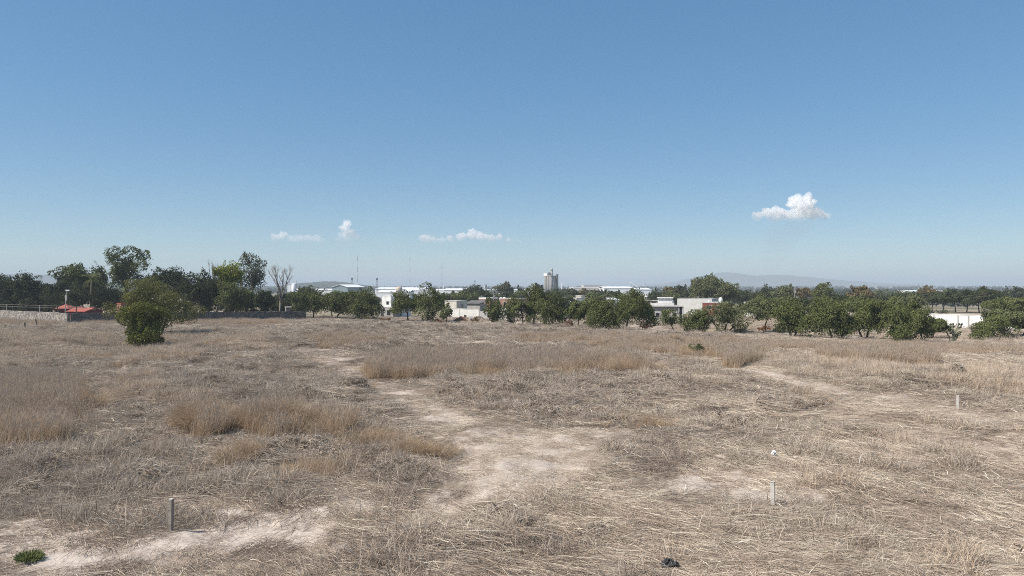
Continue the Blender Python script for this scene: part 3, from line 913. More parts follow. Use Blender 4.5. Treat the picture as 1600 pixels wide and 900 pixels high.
tree('yellow_tree', 'yellow green tree beside the slender eucalyptus', 'tree', 360, 0, 408, 340, 379, 455, 'round', 'yellow', D=172, group=GA, dens=1.3)
tree('eucalyptus_tree', 'slender grey green eucalyptus rising above the garden wall', 'tree', 395, 0, 391, 375, 416, 462, 'column', 'euca', D=178, group=GA, dens=1.15, bark=BARKG,
     lobes_px=[(392, 398, 9, 8), (386, 404, 8, 6), (399, 406, 9, 7), (392, 414, 11, 8), (384, 413, 8, 6), (404, 416, 8, 7), (396, 424, 11, 7), (408, 428, 7, 6), (386, 430, 9, 7), (400, 434, 11, 7), (410, 438, 7, 7), (392, 442, 10, 7), (404, 446, 9, 7), (384, 442, 8, 7)])
bare_tree('leafless pale tree at the right end of the shaded stone wall', 438, 411, 414, 460, 170)
bare_tree('leafless branches rising above the wide dark garden tree', 338, 405, 331, 346, 180)


def palm(px, cy, D, label):
    X = X_of(px, D); zg = tz(X, D); zc = Z_of(cy, D) - zg
    root = thing('palm_tree', (X, D, zg), label, 'tree')
    MB().tube([(0, 0, -.1), (.05, 0, zc * .5), (0, 0, zc)], [.38, .3, .32], 9).build('trunk', BARK, root, True)
    r = random.Random(5)
    for q in range(38):
        a = r.uniform(0, 2 * PI); el = r.uniform(-.35, 1.35); ln = r.uniform(2.4, 3.3)
        pts = []
        p = Vector((0, 0, zc)); e = el
        for s in range(7):
            pts.append(p.copy())
            p += Vector((math.cos(a) * math.cos(e), math.sin(a) * math.cos(e), math.sin(e))) * ln / 6
            e -= .22
        m = MB()
        for s in range(6):
            d = (pts[s + 1] - pts[s]).normalized(); sd = d.cross(Vector((0, 0, 1)))
            sd = sd.normalized() if sd.length > .05 else Vector((math.sin(a), -math.cos(a), 0))
            for h_ in range(3):
                b = pts[s].lerp(pts[s + 1], h_ / 3)
                for sg in (1, -1):
                    tp = b + sd * sg * .42 * (1 - s / 8) + d * .3 + Vector((0, 0, -.12))
                    m.add([b, b + d * .09, tp], [(0, 1, 2)])
        o = m.build('frond', LEAF['palm'], root)
        a_ = o.data.attributes.new('tone', 'FLOAT', 'POINT'); t_ = r.uniform(.2, .9)
        a_.data.foreach_set('value', np.full(len(o.data.vertices), t_, np.float32))


LEAF['palm'] = leafy('palm_fronds', [(0, (0.10, 0.12, 0.045)), (1, (0.28, 0.29, 0.13))], .2)
palm(143, 437, 171, 'feathery palm tree standing among the garden trees')

# trees around the houses behind the front row
MID = 'trees standing among and behind the houses'
for (px, top, x0, x1, cb, leaf, D, kd, lb) in [
    (716, 455, 690, 748, 478, 'pepper', 290, 'round', 'wide green tree behind the pale house with the dark side wall'),
    (741, 446, 720, 764, 472, 'dark', 330, 'round', 'dark domed tree behind the block wall yard'),
    (764, 455, 752, 778, 474, 'dark', 340, 'round', 'low dark tree between the domed tree and the pale topped eucalyptus'),
    (784, 440, 772, 801, 470, 'euca', 330, 'round', 'brownish round topped eucalyptus behind the brick houses'),
    (812, 444, 801, 824, 470, 'dark', 360, 'cone', 'dark conical tree behind the brick houses'),
    (800, 456, 790, 822, 472, 'pepper', 350, 'round', 'low green tree right behind the brick houses'),
    (842, 442, 834, 850, 468, 'dark', 420, 'round', 'small round dark tree touching the silos at their left'),
    (876, 450, 862, 892, 472, 'dark', 400, 'round', 'grey green tree at the foot of the silos'),
    (890, 449, 880, 902, 474, 'dark', 330, 'round', 'dark tree beside the thin white pole right of the silos'),
    (908, 451, 898, 918, 472, 'brown', 340, 'round', 'brownish tree in front of the low grey factory'),
    (926, 452, 914, 946, 472, 'dark', 350, 'round', 'dark pine clump in front of the big white factory'),
    (955, 454, 942, 972, 472, 'dark', 300, 'round', 'dark tree in front of the big white factory, right of the pine clump'),
    (928, 465, 908, 946, 482, 'pepper', 215, 'round', 'green tree behind the white awning'),
    (1020, 448, 1010, 1032, 472, 'dark', 300, 'cone', 'leftmost dark conifer behind the unfinished house'),
    (1034, 447, 1026, 1044, 473, 'dark', 310, 'cone', 'dark conifer behind the house with the round window'),
    (1046, 448, 1038, 1058, 474, 'brown', 305, 'round', 'brownish tree among the conifers'),
    (1063, 443, 1054, 1074, 468, 'dark', 320, 'round', 'round dark tree left of the large domed tree'),
    (1074, 449, 1062, 1086, 470, 'dark', 300, 'cone', 'dark conifer above the concrete block building'),
    (1104, 431, 1078, 1132, 472, 'olive', 260, 'round', 'large domed tree above the concrete block building'),
    (1136, 443, 1118, 1152, 475, 'olive', 255, 'round', 'medium rounded tree adjoining the large domed tree'),
    (1164, 452, 1150, 1176, 473, 'dark', 290, 'round', 'dark tree right of the small white building'),
    (1182, 455, 1172, 1196, 474, 'dark', 280, 'round', 'low dark tree behind the pale long wall'),
    (1201, 446, 1190, 1212, 474, 'dark', 290, 'round', 'dark round topped tree, first of the pair behind the open crowned tree'),
    (1222, 446, 1208, 1244, 472, 'olive', 285, 'round', 'paler tree, second of the pair behind the open crowned tree'),
    (1255, 448, 1242, 1270, 466, 'brown', 300, 'round', 'rust tinged tree among the green ones'),
    (1286, 443, 1272, 1300, 470, 'pepper', 260, 'round', 'pointed bushy tree right of the rust tinged tree'),
    (1343, 447, 1326, 1364, 475, 'brown', 230, 'round', 'brownish rounded tree above the front row'),
    (1450, 444, 1438, 1462, 474, 'brown', 260, 'column', 'tall brownish tree behind the grove of dark trunks'),
    (1535, 450, 1522, 1548, 474, 'dark', 300, 'round', 'dark tree top behind the grove of dark trunks'),
    (1590, 448, 1579, 1603, 470, 'dark', 330, 'round', 'round dark tree at the far right skyline'),
    (1572, 448, 1566, 1580, 470, 'dark', 330, 'cone', 'thin spiky tree at the far right skyline'),
    (462, 454, 446, 482, 486, 'dark', 230, 'round', 'dark tree behind the grey cabin'),
    (438, 458, 418, 462, 492, 'dark', 200, 'round', 'dark tree behind the leafless tree'),
    (478, 448, 462, 496, 470, 'dark', 420, 'round', 'dark tree top below the small scrubby hill'),
]:
    tree('background_tree', lb, 'tree', px, 0, top, x0, x1, cb, kd, leaf, D=D, group=MID, dens=1.5)

FILL = 'mixed trees filling the spaces between the houses'
rf = random.Random(17)
for i in range(24):
    px = 690 + i * 21 + rf.uniform(-7, 7)
    if 1058 < px < 1112: continue
    tree('yard_tree', 'mixed yard tree among the houses between the front row and the factories', 'tree', px, 0, rf.uniform(453, 460), px - rf.uniform(10, 17), px + rf.uniform(10, 17), 480, 'round', rf.choice(['pepper', 'dark', 'dark', 'olive']), D=rf.uniform(245, 330), group=FILL, dens=1.2)
for (px, D, top, wd) in [(612, 205, 462, 17), (690, 215, 460, 18), (742, 240, 462, 16), (848, 170, 464, 17), (884, 185, 463, 16), (930, 190, 462, 18), (1000, 180, 464, 16), (1176, 165, 468, 18), (1232, 150, 466, 18), (1285, 160, 464, 18), (1338, 165, 463, 18), (1400, 170, 462, 18)]:
    tree('yard_tree', 'mixed yard tree among the houses between the front row and the factories', 'tree', px, 0, top, px - wd, px + wd, 492, 'round', rf.choice(['pepper', 'dark', 'olive']), D=D, group=FILL, dens=1.2)
# grove with visible trunks beyond the white perimeter wall
GR = 'grove of dark trees beyond the white perimeter wall'
for (px, by, x0, x1, top) in [(1412, 484, 1392, 1434, 458), (1437, 484, 1420, 1456, 455), (1457, 485.5, 1436, 1476, 456), (1475, 484, 1462, 1492, 454), (1493, 488, 1474, 1512, 452), (1511, 487, 1498, 1528, 453), (1530, 489, 1508, 1556, 450), (1552, 485, 1538, 1572, 455)]:
    tree('grove_tree', 'dark tree with a short clear trunk in the grove beyond the white perimeter wall', 'tree', px, by, top, x0, x1, by - 8, 'flat', 'dark', group=GR, dens=1.5)

# the crowded belt behind the front row at the right: nothing tells these apart
BELT = 'crowded belt of green trees behind the front row at the right'
rb = random.Random(3)
for i in range(15):
    px = 1196 + i * 17 + rb.uniform(-6, 6)
    D = rb.uniform(165, 235)
    top = rb.uniform(457, 468)
    tree('belt_tree', 'green tree in the crowded belt behind the front row of trees at the right', 'tree', px, 0, top, px - rb.uniform(13, 20), px + rb.uniform(13, 20), 492, 'round', rb.choice(['pepper', 'pepper', 'olive', 'dark']), D=D, group=BELT, dens=1.3)
SKY = 'distant trees along the skyline at the right'
for i in range(14):
    px = 1270 + i * 25 + rb.uniform(-9, 9)
    D = rb.uniform(420, 700)
    tree('skyline_tree', 'small distant tree of the skyline belt at the right', 'tree', px, 0, rb.uniform(450, 455), px - rb.uniform(8, 13), px + rb.uniform(8, 13), 466, 'round', rb.choice(['dark', 'far', 'pepper']), D=D, group=SKY, dens=1.3)


# far-off woods
def far_woods():
    r = np.random.default_rng(77)
    Cs, Ds, Ss = [], [], []

    def put(n, d0, d1, p0, p1, h0, h1):
        D = np.exp(r.uniform(math.log(d0), math.log(d1), n)); px = r.uniform(p0, p1, n)
        X = (px - 800) / F * D
        zg = terrain(X, D); hh = r.uniform(h0, h1, n)
        for q in range(n):
            k = 26
            u = unit(r.normal(size=(k, 3)))
            wv = hh[q] * r.uniform(.35, .75)
            c = np.array([X[q], D[q], zg[q] + hh[q] * .55]) + u * np.array([wv, wv, hh[q] * .45]) * r.uniform(.5, 1, (k, 1))
            Cs.append(c); Ds.append(unit(u + r.normal(size=(k, 3)) * .5)); Ss.append(np.full(k, hh[q] * .42))
    put(1900, 1150, 2400, -200, 1800, 6, 10)
    put(1500, 2200, 4500, -200, 1800, 7, 13)
    put(330, 420, 900, 1130, 1700, 4, 8)
    put(90, 500, 800, 440, 700, 3, 6)
    put(120, 450, 760, 690, 1020, 3, 6)
    C, Dd, Sz = np.concatenate(Cs), np.concatenate(Ds), np.concatenate(Ss)
    V, f = leaves(C, Dd, Sz * r.uniform(.7, 1.3, len(C)), .8, r)
    tag(mk('far_woodland', V, f, LEAF['far'], None, {'tone': np.repeat(r.uniform(0, 1, len(C)), 4)}), 'far-off belts of trees across the plain', kind='stuff')


far_woods()

# ------------------------------------------------------------------ houses, walls and sheds
TH = R(-30)                            # the town's grid is turned so that fronts look to the front left


def house(name, label, px, D, wd, dp, ht_, wall=WHITE, wins=(), side=(), parapet=0.25, roof=None, cat='house', group=None, rz=TH, base=None, doors=(), roofmat=None):
    """px, D: middle of the front face; wins/side/doors: (x, z, w, h) in metres on the front / right side"""
    X = X_of(px, D); zg = tz(X, D) if base is None else base
    o = thing(name, (X, D, zg), label, cat, group, rz)
    b = MB().box(-wd / 2, wd / 2, 0, dp, -.5, ht_)
    b.build('wall', wall, o)
    if roof == 'gable':
        MB().gable(-wd / 2, wd / 2, 0, dp, ht_ + .003, ht_ + wd * .16, .2, 'y', .14).build('roof', roofmat or WHITEM, o)
        MB().add([(-wd / 2, .02, ht_), (wd / 2, .02, ht_), (0, .02, ht_ + wd * .16)], [(0, 1, 2)]).build('gable_wall', wall, o)
    elif roof == 'shed':
        m = MB(); x0, x1 = -wd / 2 - .2, wd / 2 + .2
        v = [(x0, -.4, ht_ + .02), (x1, -.4, ht_ + .02), (x1, dp + .2, ht_ + .9), (x0, dp + .2, ht_ + .9)]
        v += [(a, b_, c + .12) for a, b_, c in v]
        m.add(v, [(0, 3, 2, 1), (4, 5, 6, 7), (0, 1, 5, 4), (1, 2, 6, 5), (2, 3, 7, 6), (3, 0, 4, 7)])
        m.build('roof', roofmat or GALV, o)
    else:
        MB().box(-wd / 2 - .06, wd / 2 + .06, -.06, dp + .06, ht_ + .002, ht_ + parapet).build('roof', roofmat or CONCL, o)
    for (x, z, a, c) in wins:
        f_ = MB().box(x - a / 2 - .1, x + a / 2 + .1, -.06, .05, z - c / 2 - .1, z + c / 2 + .1).build('window', CONCL if wall is not CONCL else WHITE, o)
        MB().box(x - a / 2, x + a / 2, -.08, .03, z - c / 2, z + c / 2).build('pane', GLASS, f_)
    for (x, z, a, c) in doors:
        MB().box(x - a / 2, x + a / 2, -.05, .05, z - c / 2, z + c / 2).build('door', DARKM, o)
    for (y, z, a, c) in side:
        f_ = MB().box(wd / 2 - .05, wd / 2 + .05, y - a / 2 - .1, y + a / 2 + .1, z - c / 2 - .1, z + c / 2 + .1).build('window', CONCL, o)
        MB().box(wd / 2 - .03, wd / 2 + .07, y - a / 2, y + a / 2, z - c / 2, z + c / 2).build('pane', GLASS, f_)
    return o


def water_tank(label, px, py, D, hgt=1.3, rad=.55, mat=None):
    X = X_of(px, D); z = Z_of(py, D)
    o = thing('water_tank', (X, D, z), label, 'water tank', 'water tanks on the house roofs')
    MB().lathe([(rad, 0), (rad, hgt * .72), (rad * .8, hgt * .9), (rad * .3, hgt)], n=12).build('body', mat or TANKP, o, True)
    MB().lathe([(rad * .3, hgt), (rad * .28, hgt * 1.08)], n=10).build('lid', DARKM, o)


# small grey house and its annex left of the middle
house('small_house', 'small two storey grey house with a white sunlit upper wall', 603, 178, 4.6, 5.5, 2.6, CONC, wins=[(.9, 1.3, 1.1, 1.3)], doors=[(-1.2, 1.05, .9, 2.1)], roofmat=WHITE)
house('roof_room', 'white upper room on the small grey house', 603.5, 181.5, 3.0, 2.8, 2.4, WHITE, base=2.86, roofmat=WHITE, wins=[(.5, .8, .8, .8)], cat='room')
house('annex', 'low white annex with two white doors right of the small grey house', 621, 180, 3.2, 3.5, 2.3, WHITE, doors=[(-.7, 1, .8, 2)], wins=[(.7, 1.2, .8, 1.1)], cat='shed')
house('shed', 'low white building half hidden behind the round crowned tree', 633, 260, 6, 5, 3.0, WHITE, cat='shed')
house('house', 'pale flat roofed house with a dark grey side wall', 704, 205, 4.2, 5.5, 3.6, CREAM, side=[(3, 2.2, 1, 1)])
house('shed', 'long low shed with a dark roof behind the block wall', 738, 215, 5.5, 4, 2.6, CONC, roof='shed', roofmat=DARKC, cat='shed')
house('brick_house', 'small brick house with a pale parapet behind the block wall', 757, 226, 4.2, 5, 3.8, BRICK, wins=[(-.6, 2.2, 1, 1.1)], roofmat=WHITE, parapet=.5)
house('brick_house', 'wider brick house with white lower wall, right of the small brick house', 795, 222, 6.5, 6, 3.9, BRICK, wins=[(-1.4, 2.4, 1, 1.1), (1.2, 2.4, 1, 1.1)], roofmat=CONCL)
house('low_wall', 'low white wall in front of the wider brick house', 796, 214, 8.0, .25, 1.7, WHITE, cat='wall', parapet=.08)
house('house', 'white house seen between tree crowns right of the silos', 894, 228, 3.0, 4, 3.9, WHITE, wins=[(.3, 2.5, .9, 1)])
house('house', 'cream stair tower beside the white house right of the silos', 904, 232, 2.0, 3, 4.7, CREAM)
house('grey_house', 'small grey flat roofed house above the white awning', 921, 205, 2.4, 4, 2.9, CONC, wins=[(0, 2.0, .9, .9)])
house('gabled_house', 'white gabled house half hidden behind the large wide tree', 947, 228, 4.2, 6, 3.4, WHITE, roof='gable', wins=[(0, 2.4, .9, .9)])
house('concrete_block_building', 'big windowless building of pale concrete blocks', 1085, 205, 10.2, 8, 4.45, BLOCKW, parapet=.06, roofmat=CONC, cat='building')
house('red_building', 'dark red painted building with a pale roof edge', 1117, 192, 6.8, 6, 3.35, REDW, wins=[(-1.5, 2.2, 1.2, 1), (1.0, 2.2, 1.2, 1)], roofmat=CONCL, cat='building')
house('long_wall', 'pale long wall seen behind the thin open crowned trees', 1212, 185, 16, .3, 2.6, BLOCKW, cat='wall', parapet=.1)
house('house', 'low white flat house behind the pale long wall', 1178, 215, 6, 5, 2.9, WHITE)
house('shed', 'white shed with a pale red roof at the right edge', 1592, 126, 5, 4, 1.55, WHITE, roof='shed', roofmat=surf('faded_red_sheet', (.45, .24, .20), (.34, .18, .15), .8, .8), cat='shed')
house('shed', 'low white building glimpsed among the trees right of the silos', 868, 232, 4, 4, 2.6, WHITE, cat='shed')
house('small_white_house', 'small white house behind the dark tree of the skyline', 1156, 520, 5.5, 5, 5.6, WHITE, cat='house')
house('low_house', 'grey roofed house among the belt trees at the right', 1353, 250, 5.0, 5, 2.4, WHITE, cat='house', roof='shed')

# awning
o = thing('awning', (X_of(919, 188), 188, tz(X_of(919, 188), 188)), 'flat white awning on thin posts below the small grey house', 'awning', rz=TH)
MB().box(-1.6, 1.6, 0, 2.6, 1.35, 1.5).build('canopy', WHITEM, o)
for sx in (-1.5, 1.5):
    for sy in (.1, 2.5):
        MB().box(sx - .05, sx + .05, sy - .05, sy + .05, -.2, 1.348).build('post', GALV, o)

# house with the round window
o = thing('round_window_house', (X_of(1046, 157), 157, tz(X_of(1046, 157), 157)), 'grey house with a balcony and a ring framed round window', 'house', rz=R(-14))
MB().box(-3.6, 1.9, 0, 5, -.4, 3.55).build('wall', CONC, o)
MB().box(-4.2, 3.0, -.5, 5.3, 3.55, 3.8).build('roof', CONCL, o)
MB().box(1.9, 3.0, .6, 5, -.4, 3.548).build('side_wing', DARKC, o)
rw = MB().lathe([(.62, 0), (.62, .14), (.40, .14), (.40, 0)], n=20).build('round_window', WHITE, o)
rw.rotation_euler = (R(90), 0, 0); rw.location = (1.2, -.003, 1.75)
MB().lathe([(.395, .0), (.395, .05)], n=20).build('pane', GLASS, rw)
for x in (-2.6, -1.1):
    f_ = MB().box(x - .55, x + .55, -.07, .05, 1.0, 2.3).build('window', WHITE, o)
    MB().box(x - .45, x + .45, -.09, .03, 1.1, 2.2).build('pane', GLASS, f_)
MB().box(-4.1, 1.0, -.45, -.33, 3.802, 4.35).build('balcony_rail', WHITE, o)
MB().box(-2.6, .6, 1.5, 4, 3.802, 5.4).build('upper_room', WHITE, o)
MB().box(-2.8, .8, 1.2, 4.2, 5.402, 5.6).build('upper_roof', WHITE, o)
for x in (2.05, 2.85):
    MB().box(x - .1, x + .1, -.3, -.1, -.3, 3.548).build('column', CONCL, o)

# unfinished frame house
o = thing('unfinished_house', (X_of(1017, 172), 172, tz(X_of(1017, 172), 172)), 'unfinished grey concrete frame behind the leaning trunk', 'house', rz=TH)
for x in (-1.6, 0, 1.6):
    for y in (0, 3):
        MB().box(x - .14, x + .14, y - .14, y + .14, -.3, 4.2).build('column', CONC, o)
MB().box(-1.9, 1.9, -.3, 3.3, 4.2, 4.4).build('slab', CONC, o)
MB().box(-1.9, 1.9, -.3, 3.3, 2.1, 2.3).build('slab', CONC, o)
MB().box(-1.45, 1.45, 2.9, 3.1, -.3, 2.098).build('rear_wall', BLOCKG, o)

for (px, py, D, lb) in [(768, 470, 232, 'white water tank left of the pair above the small brick house'), (775, 472, 230, 'large white water tank between the two brick houses'),
                        (783, 470, 228, 'white water tank at the left roof end of the wider brick house'), (788, 469.5, 228, 'white water tank next to the pale stub on the wider brick house'),
                        (840, 470, 228, 'single white water tank in front of the silos'), (1010, 470, 200, 'white water tank above the large wide tree'),
                        (1049, 476, 162, 'pale water tank on the round window house'), (1126, 473.5, 194, 'tall white water tank on the red building'),
                        (1108, 473.5, 196, 'small white water tank on the end of the red building')]:
    big = 'tall' in lb or 'above the large' in lb
    water_tank(lb, px, py, D, 1.55 if big else (.9 if 'small' in lb else 1.1), .55 if not 'small white water tank on' in lb else .3)


# walls
def wall_between(name, label, p0, p1, h0, h1, mat, thick=.35, rough=0.0, cap=None, n=40, seed=1):
    (xa, ya), (xb, yb) = p0, p1
    L = math.hypot(xb - xa, yb - ya); a = math.atan2(yb - ya, xb - xa)
    o = thing(name, (xa, ya, 0), label, 'wall', rz=a)
    r = random.Random(seed)
    V, f = [], []
    for i in range(n + 1):
        s = L * i / n
        zg = tz(xa + (xb - xa) * i / n, ya + (yb - ya) * i / n)
        hh = h0 + (h1 - h0) * i / n + r.uniform(-rough, rough)
        V += [(s, 0, zg - .4), (s, 0, hh), (s, thick, hh), (s, thick, zg - .4)]
    for i in range(n):
        for k in range(3):
            b = i * 4 + k
            f.append((b, b + 4, b + 5, b + 1))
    f += [(0, 1, 2, 3), (n * 4 + 3, n * 4 + 2, n * 4 + 1, n * 4)]
    mk('masonry', V, f, mat, o)
    if cap:
        MB().box(-.02, L + .02, -.05, thick + .05, max(h0, h1) + .003, max(h0, h1) + .12).build('coping', cap, o)
    return o, L


def xy(px, D): return (X_of(px, D), D)


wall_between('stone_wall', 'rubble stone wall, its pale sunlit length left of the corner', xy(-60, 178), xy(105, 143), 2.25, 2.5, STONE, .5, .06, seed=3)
wall_between('stone_wall', 'rubble stone wall, its dark shaded length right of the corner', (xy(105, 143)[0] + .5, 143.3), xy(478, 168), 2.45, 2.0, STONE_SHADE, .5, .05, seed=4, n=70)
o, L = wall_between('block_wall', 'long pale block wall of the yard behind the brick rubble', xy(694, 184), xy(748, 170), 2.25, 2.2, BLOCKW, .2, 0, CONCL)
for s in (0.5, 4.0, 8.0):
    MB().box(s - .14, s + .14, -.035, .1, -.4, 2.23).build('pier', CONC, o)
wall_between('block_wall', 'greyer block wall continuing right of the pale block wall', xy(749, 170), xy(800, 166), 1.95, 1.9, BLOCKG, .2, 0)
o, L = wall_between('perimeter_wall', 'white perimeter wall with grey piers at the right', xy(1425, 142), xy(1575, 128), 2.35, 2.45, WHITE, .25, 0, WHITE)
for s in (4.2, 8.6, 10.4, 13.8, 17.5):
    MB().box(s - .14, s + .14, -.03, .1, -.4, 2.34).build('pier', CONC, o)

# wire fence on top of the sunlit stone wall
o = thing('wire_fence', (xy(-60, 177)[0], 177.3, 0), 'thin wire fence on posts above the sunlit stone wall', 'fence')
q0 = Vector((0, 0)); dx = xy(150, 146)[0] - xy(-60, 177)[0]; dy = 146 - 177.3
for i in range(9):
    t = i / 8
    MB().box(dx * t - .06, dx * t + .06, dy * t - .06, dy * t + .06, .5, 3.75).build('post', CONC if i in (3, 5) else DARKM, o)
for z in (3.2, 3.65):
    MB().tube([(0, .1, z), (dx, dy + .1, z)], .018, 4).build('wire', CONC, o)

# walled garden: red roofs, white pole lamp, cabin
o = thing('garden_pavilion', (X_of(103, 160), 160, tz(X_of(103, 160), 160)), 'small pavilion with a pointed red roof under the white lamp pole', 'pavilion')
MB().box(-1.0, 1.0, -1, 1, -.3, 2.9).build('wall', REDW, o)
MB().add([(-1.6, -1.6, 2.9), (1.6, -1.6, 2.9), (1.6, 1.6, 2.9), (-1.6, 1.6, 2.9), (0, 0, 3.9)], [(0, 3, 2, 1), (0, 1, 4), (1, 2, 4), (2, 3, 4), (3, 0, 4)]).build('roof', REDT, o)
o = thing('lamp_pole', (X_of(103.5, 157), 157, tz(X_of(103.5, 157), 157)), 'white pole with a tilted lamp head behind the corner of the stone wall', 'street lamp')
MB().tube([(-.25, 0, -.3), (-.15, 0, 4.2), (.1, 0, 7.0)], [.11, .10, .08], 8).build('pole', CONCL, o)
MB().box(-.05, .75, -.2, .2, 6.95, 7.2).build('lamp_head', WHITEM, o)
MB().box(-.2, .14, -.12, .12, 4.8, 6.0).build('panel', CONCL, o)
o = house('red_roof_house', 'low garden house with a broad red tiled roof', 147, 158, 4.8, 5, 2.2, REDW, roof='gable', roofmat=REDT, rz=R(75))
house('garden_shed', 'faded red garden shed left of the big spreading tree', 186, 156, 1.6, 2, 3.9, surf('faded_red', (.34, .16, .12), (.26, .12, .09), .8, .9), cat='shed', roofmat=REDT)
house('cabin', 'grey cabin behind the right end of the shaded stone wall', 461, 175, 4.4, 4, 2.7, CONC, wins=[(-.8, 1.8, .8, .8)], roofmat=CONCL, rz=R(20))
o = thing('chimney_stack', (X_of(459, 178), 178, tz(X_of(459, 178), 178)), 'white chimney stack rising from the grey cabin', 'chimney')
MB().box(-.35, .35, -.35, .35, 2.96, 4.6).build('stack', WHITE, o); MB().box(-.5, .5, -.5, .5, 4.602, 5.0).build('cap', CREAM, o)


# ------------------------------------------------------------------ industry on the plain
def hall(name, label, pxa, pxb, top, D, dp=40, wall=WHITEM, roof=WHITEM, ridge=.0, rz=0.0, doors=0, cat='factory hall', basez=-8):
    X = X_of((pxa + pxb) / 2, D); wd = (pxb - pxa) / F * D
    zt = Z_of(top, D)
    o = thing(name, (X, D, basez), label, cat, None, rz)
    h_ = zt - basez
    MB().box(-wd / 2, wd / 2, 0, dp, 0, h_ - ridge).build('wall', wall, o)
    if ridge:
        MB().gable(-wd / 2, wd / 2, 0, dp, h_ - ridge + .01, h_, .4, 'x', .25).build('roof', roof, o)
    else:
        MB().box(-wd / 2 - .3, wd / 2 + .3, -.3, dp + .3, h_ - ridge + .005, h_ + .5).build('roof', roof, o)
    for i in range(doors):
        x = -wd / 2 + wd * (i + .5) / doors
        MB().box(x - 2, x + 2, -.1, .1, 0, 5).build('door', GALV, o)
    return o


hall('factory_hall', 'white low factory hall left of the grey green gabled hall', 452, 518, 451.5, 950, 60, ridge=1.5, doors=4)
hall('factory_hall', 'longest white factory hall under the radio masts', 586, 664, 449.3, 1000, 70, ridge=2.0, doors=5)
hall('factory_hall', 'white factory hall with broken roof line in front of the longest one', 590, 640, 453.5, 820, 40, ridge=2.5, doors=3)
hall('factory_hall', 'white factory hall right of the beige water tower', 632, 700, 452, 960, 50, ridge=1.5, doors=4)
hall('factory_hall', 'white factory hall below the rightmost radio mast', 694, 736, 451.0, 900, 60, ridge=2.0, doors=2)
hall('factory_hall', 'pale strip of factory roof behind the eucalyptus', 756, 830, 452.5, 1000, 40, ridge=1.0)
hall('factory_hall', 'low grey factory right of the silos', 896, 952, 449.5, 850, 60, wall=CONCL, ridge=0, doors=3)
hall('factory_block', 'raised pale block standing behind the low grey factory', 912, 942, 446.0, 930, 30, wall=CREAM, ridge=0)
hall('factory_hall', 'big bright white factory hall left of the conifers', 944, 990, 448.0, 800, 60, ridge=1.8, doors=3)
hall('factory_hall', 'small white factory end right of the big bright hall', 986, 1018, 450.5, 820, 50, ridge=1.5)
hall('factory_hall', 'distant long white roof at the far right', 1424, 1470, 454.0, 900, 40, ridge=1.2)
hall('factory_hall', 'distant white roof above the grove, second of the far right', 1474, 1516, 454.5, 880, 40, ridge=1.2)
# gabled grey-green hall
o = thing('gabled_hall', (X_of(531, 700), 700, -7), 'grey green gabled hall with a bright white roof slope', 'factory hall', rz=R(-12))
zt = Z_of(445, 700) + 7; wd = 26 / F * 700
m = MB(); m.add([(-wd / 2, 0, 0), (wd / 2, 0, 0), (wd / 2, 0, zt - 2.6), (0, 0, zt - .05), (-wd / 2, 0, zt - 2.6), (-wd / 2, 40, 0), (wd / 2, 40, 0), (wd / 2, 40, zt - 2.6), (0, 40, zt - .05), (-wd / 2, 40, zt - 2.6)],
                [(0, 1, 2, 3, 4), (9, 8, 7, 6, 5), (0, 4, 9, 5), (1, 6, 7, 2)])
m.build('wall', SLATE, o)
MB().gable(-wd / 2, wd / 2, 0, 40, zt - 2.55, zt, .6, 'y', .35).build('roof', WHITEM, o)
MB().box(-2, 2, -.1, .1, 0, 4.5).build('door', GALV, o)
# white tank, cube and thin chimney at the left
o = thing('storage_tank', (X_of(459, 800), 800, -7), 'white cylindrical storage tank beside a thin stack', 'tank')
zt = Z_of(443, 800) + 7
MB().lathe([(2.3, 0), (2.3, zt - .6), (1.2, zt)], n=18).build('body', WHITEM, o, True)
o = thing('stack', (X_of(462.5, 805), 805, -7), 'thin grey stack beside the white storage tank', 'chimney')
MB().lathe([(.7, 0), (.5, Z_of(438, 805) + 7)], n=10).build('shaft', CONC, o, True)
hall('storage_cube', 'white cube shaped store left of the storage tank', 449, 456, 444.5, 815, 6, cat='store', basez=-7)
# beige water tower
o = thing('water_tower', (X_of(623.5, 620), 620, -6.5), 'squat beige round water tower in front of the factory halls', 'water tower')
zt = Z_of(448, 620) + 6.5
MB().lathe([(1.6, 0), (1.5, zt * .55), (2.6, zt * .68), (2.9, zt * .78), (2.9, zt * .92), (2.0, zt)], n=20).build('tank', surf('beige', (.55, .45, .35), (.45, .36, .28), .3, .8), o, True)
MB().lathe([(3.1, zt * .72), (3.1, zt * .76)], n=20).build('walkway', CONC, o)
# steep white roof streak
o = thing('conveyor_gallery', (X_of(990.5, 900), 900, -8), 'bright white sloping conveyor gallery beyond the big white hall', 'conveyor')
z0, z1 = Z_of(448, 900) + 8, Z_of(441, 900) + 8
m = MB(); L2 = 4.8
m.add([(-L2, -1.5, z1), (L2, -1.5, z0), (L2, -1.5, z0 - 1.4), (-L2, -1.5, z1 - 1.4), (-L2, 1.5, z1), (L2, 1.5, z0), (L2, 1.5, z0 - 1.4), (-L2, 1.5, z1 - 1.4)],
      [(0, 3, 2, 1), (4, 5, 6, 7), (0, 1, 5, 4), (3, 7, 6, 2), (0, 4, 7, 3), (1, 2, 6, 5)])
m.build('gallery', WHITEM, o)
for x in (-3.6, 0, 3.6):
    zz = z0 + (z1 - z0) * (L2 - x) / (2 * L2) - 1.42
    MB().box(x - .2, x + .2, -.2, .2, 0, zz).build('trestle', GALV, o)

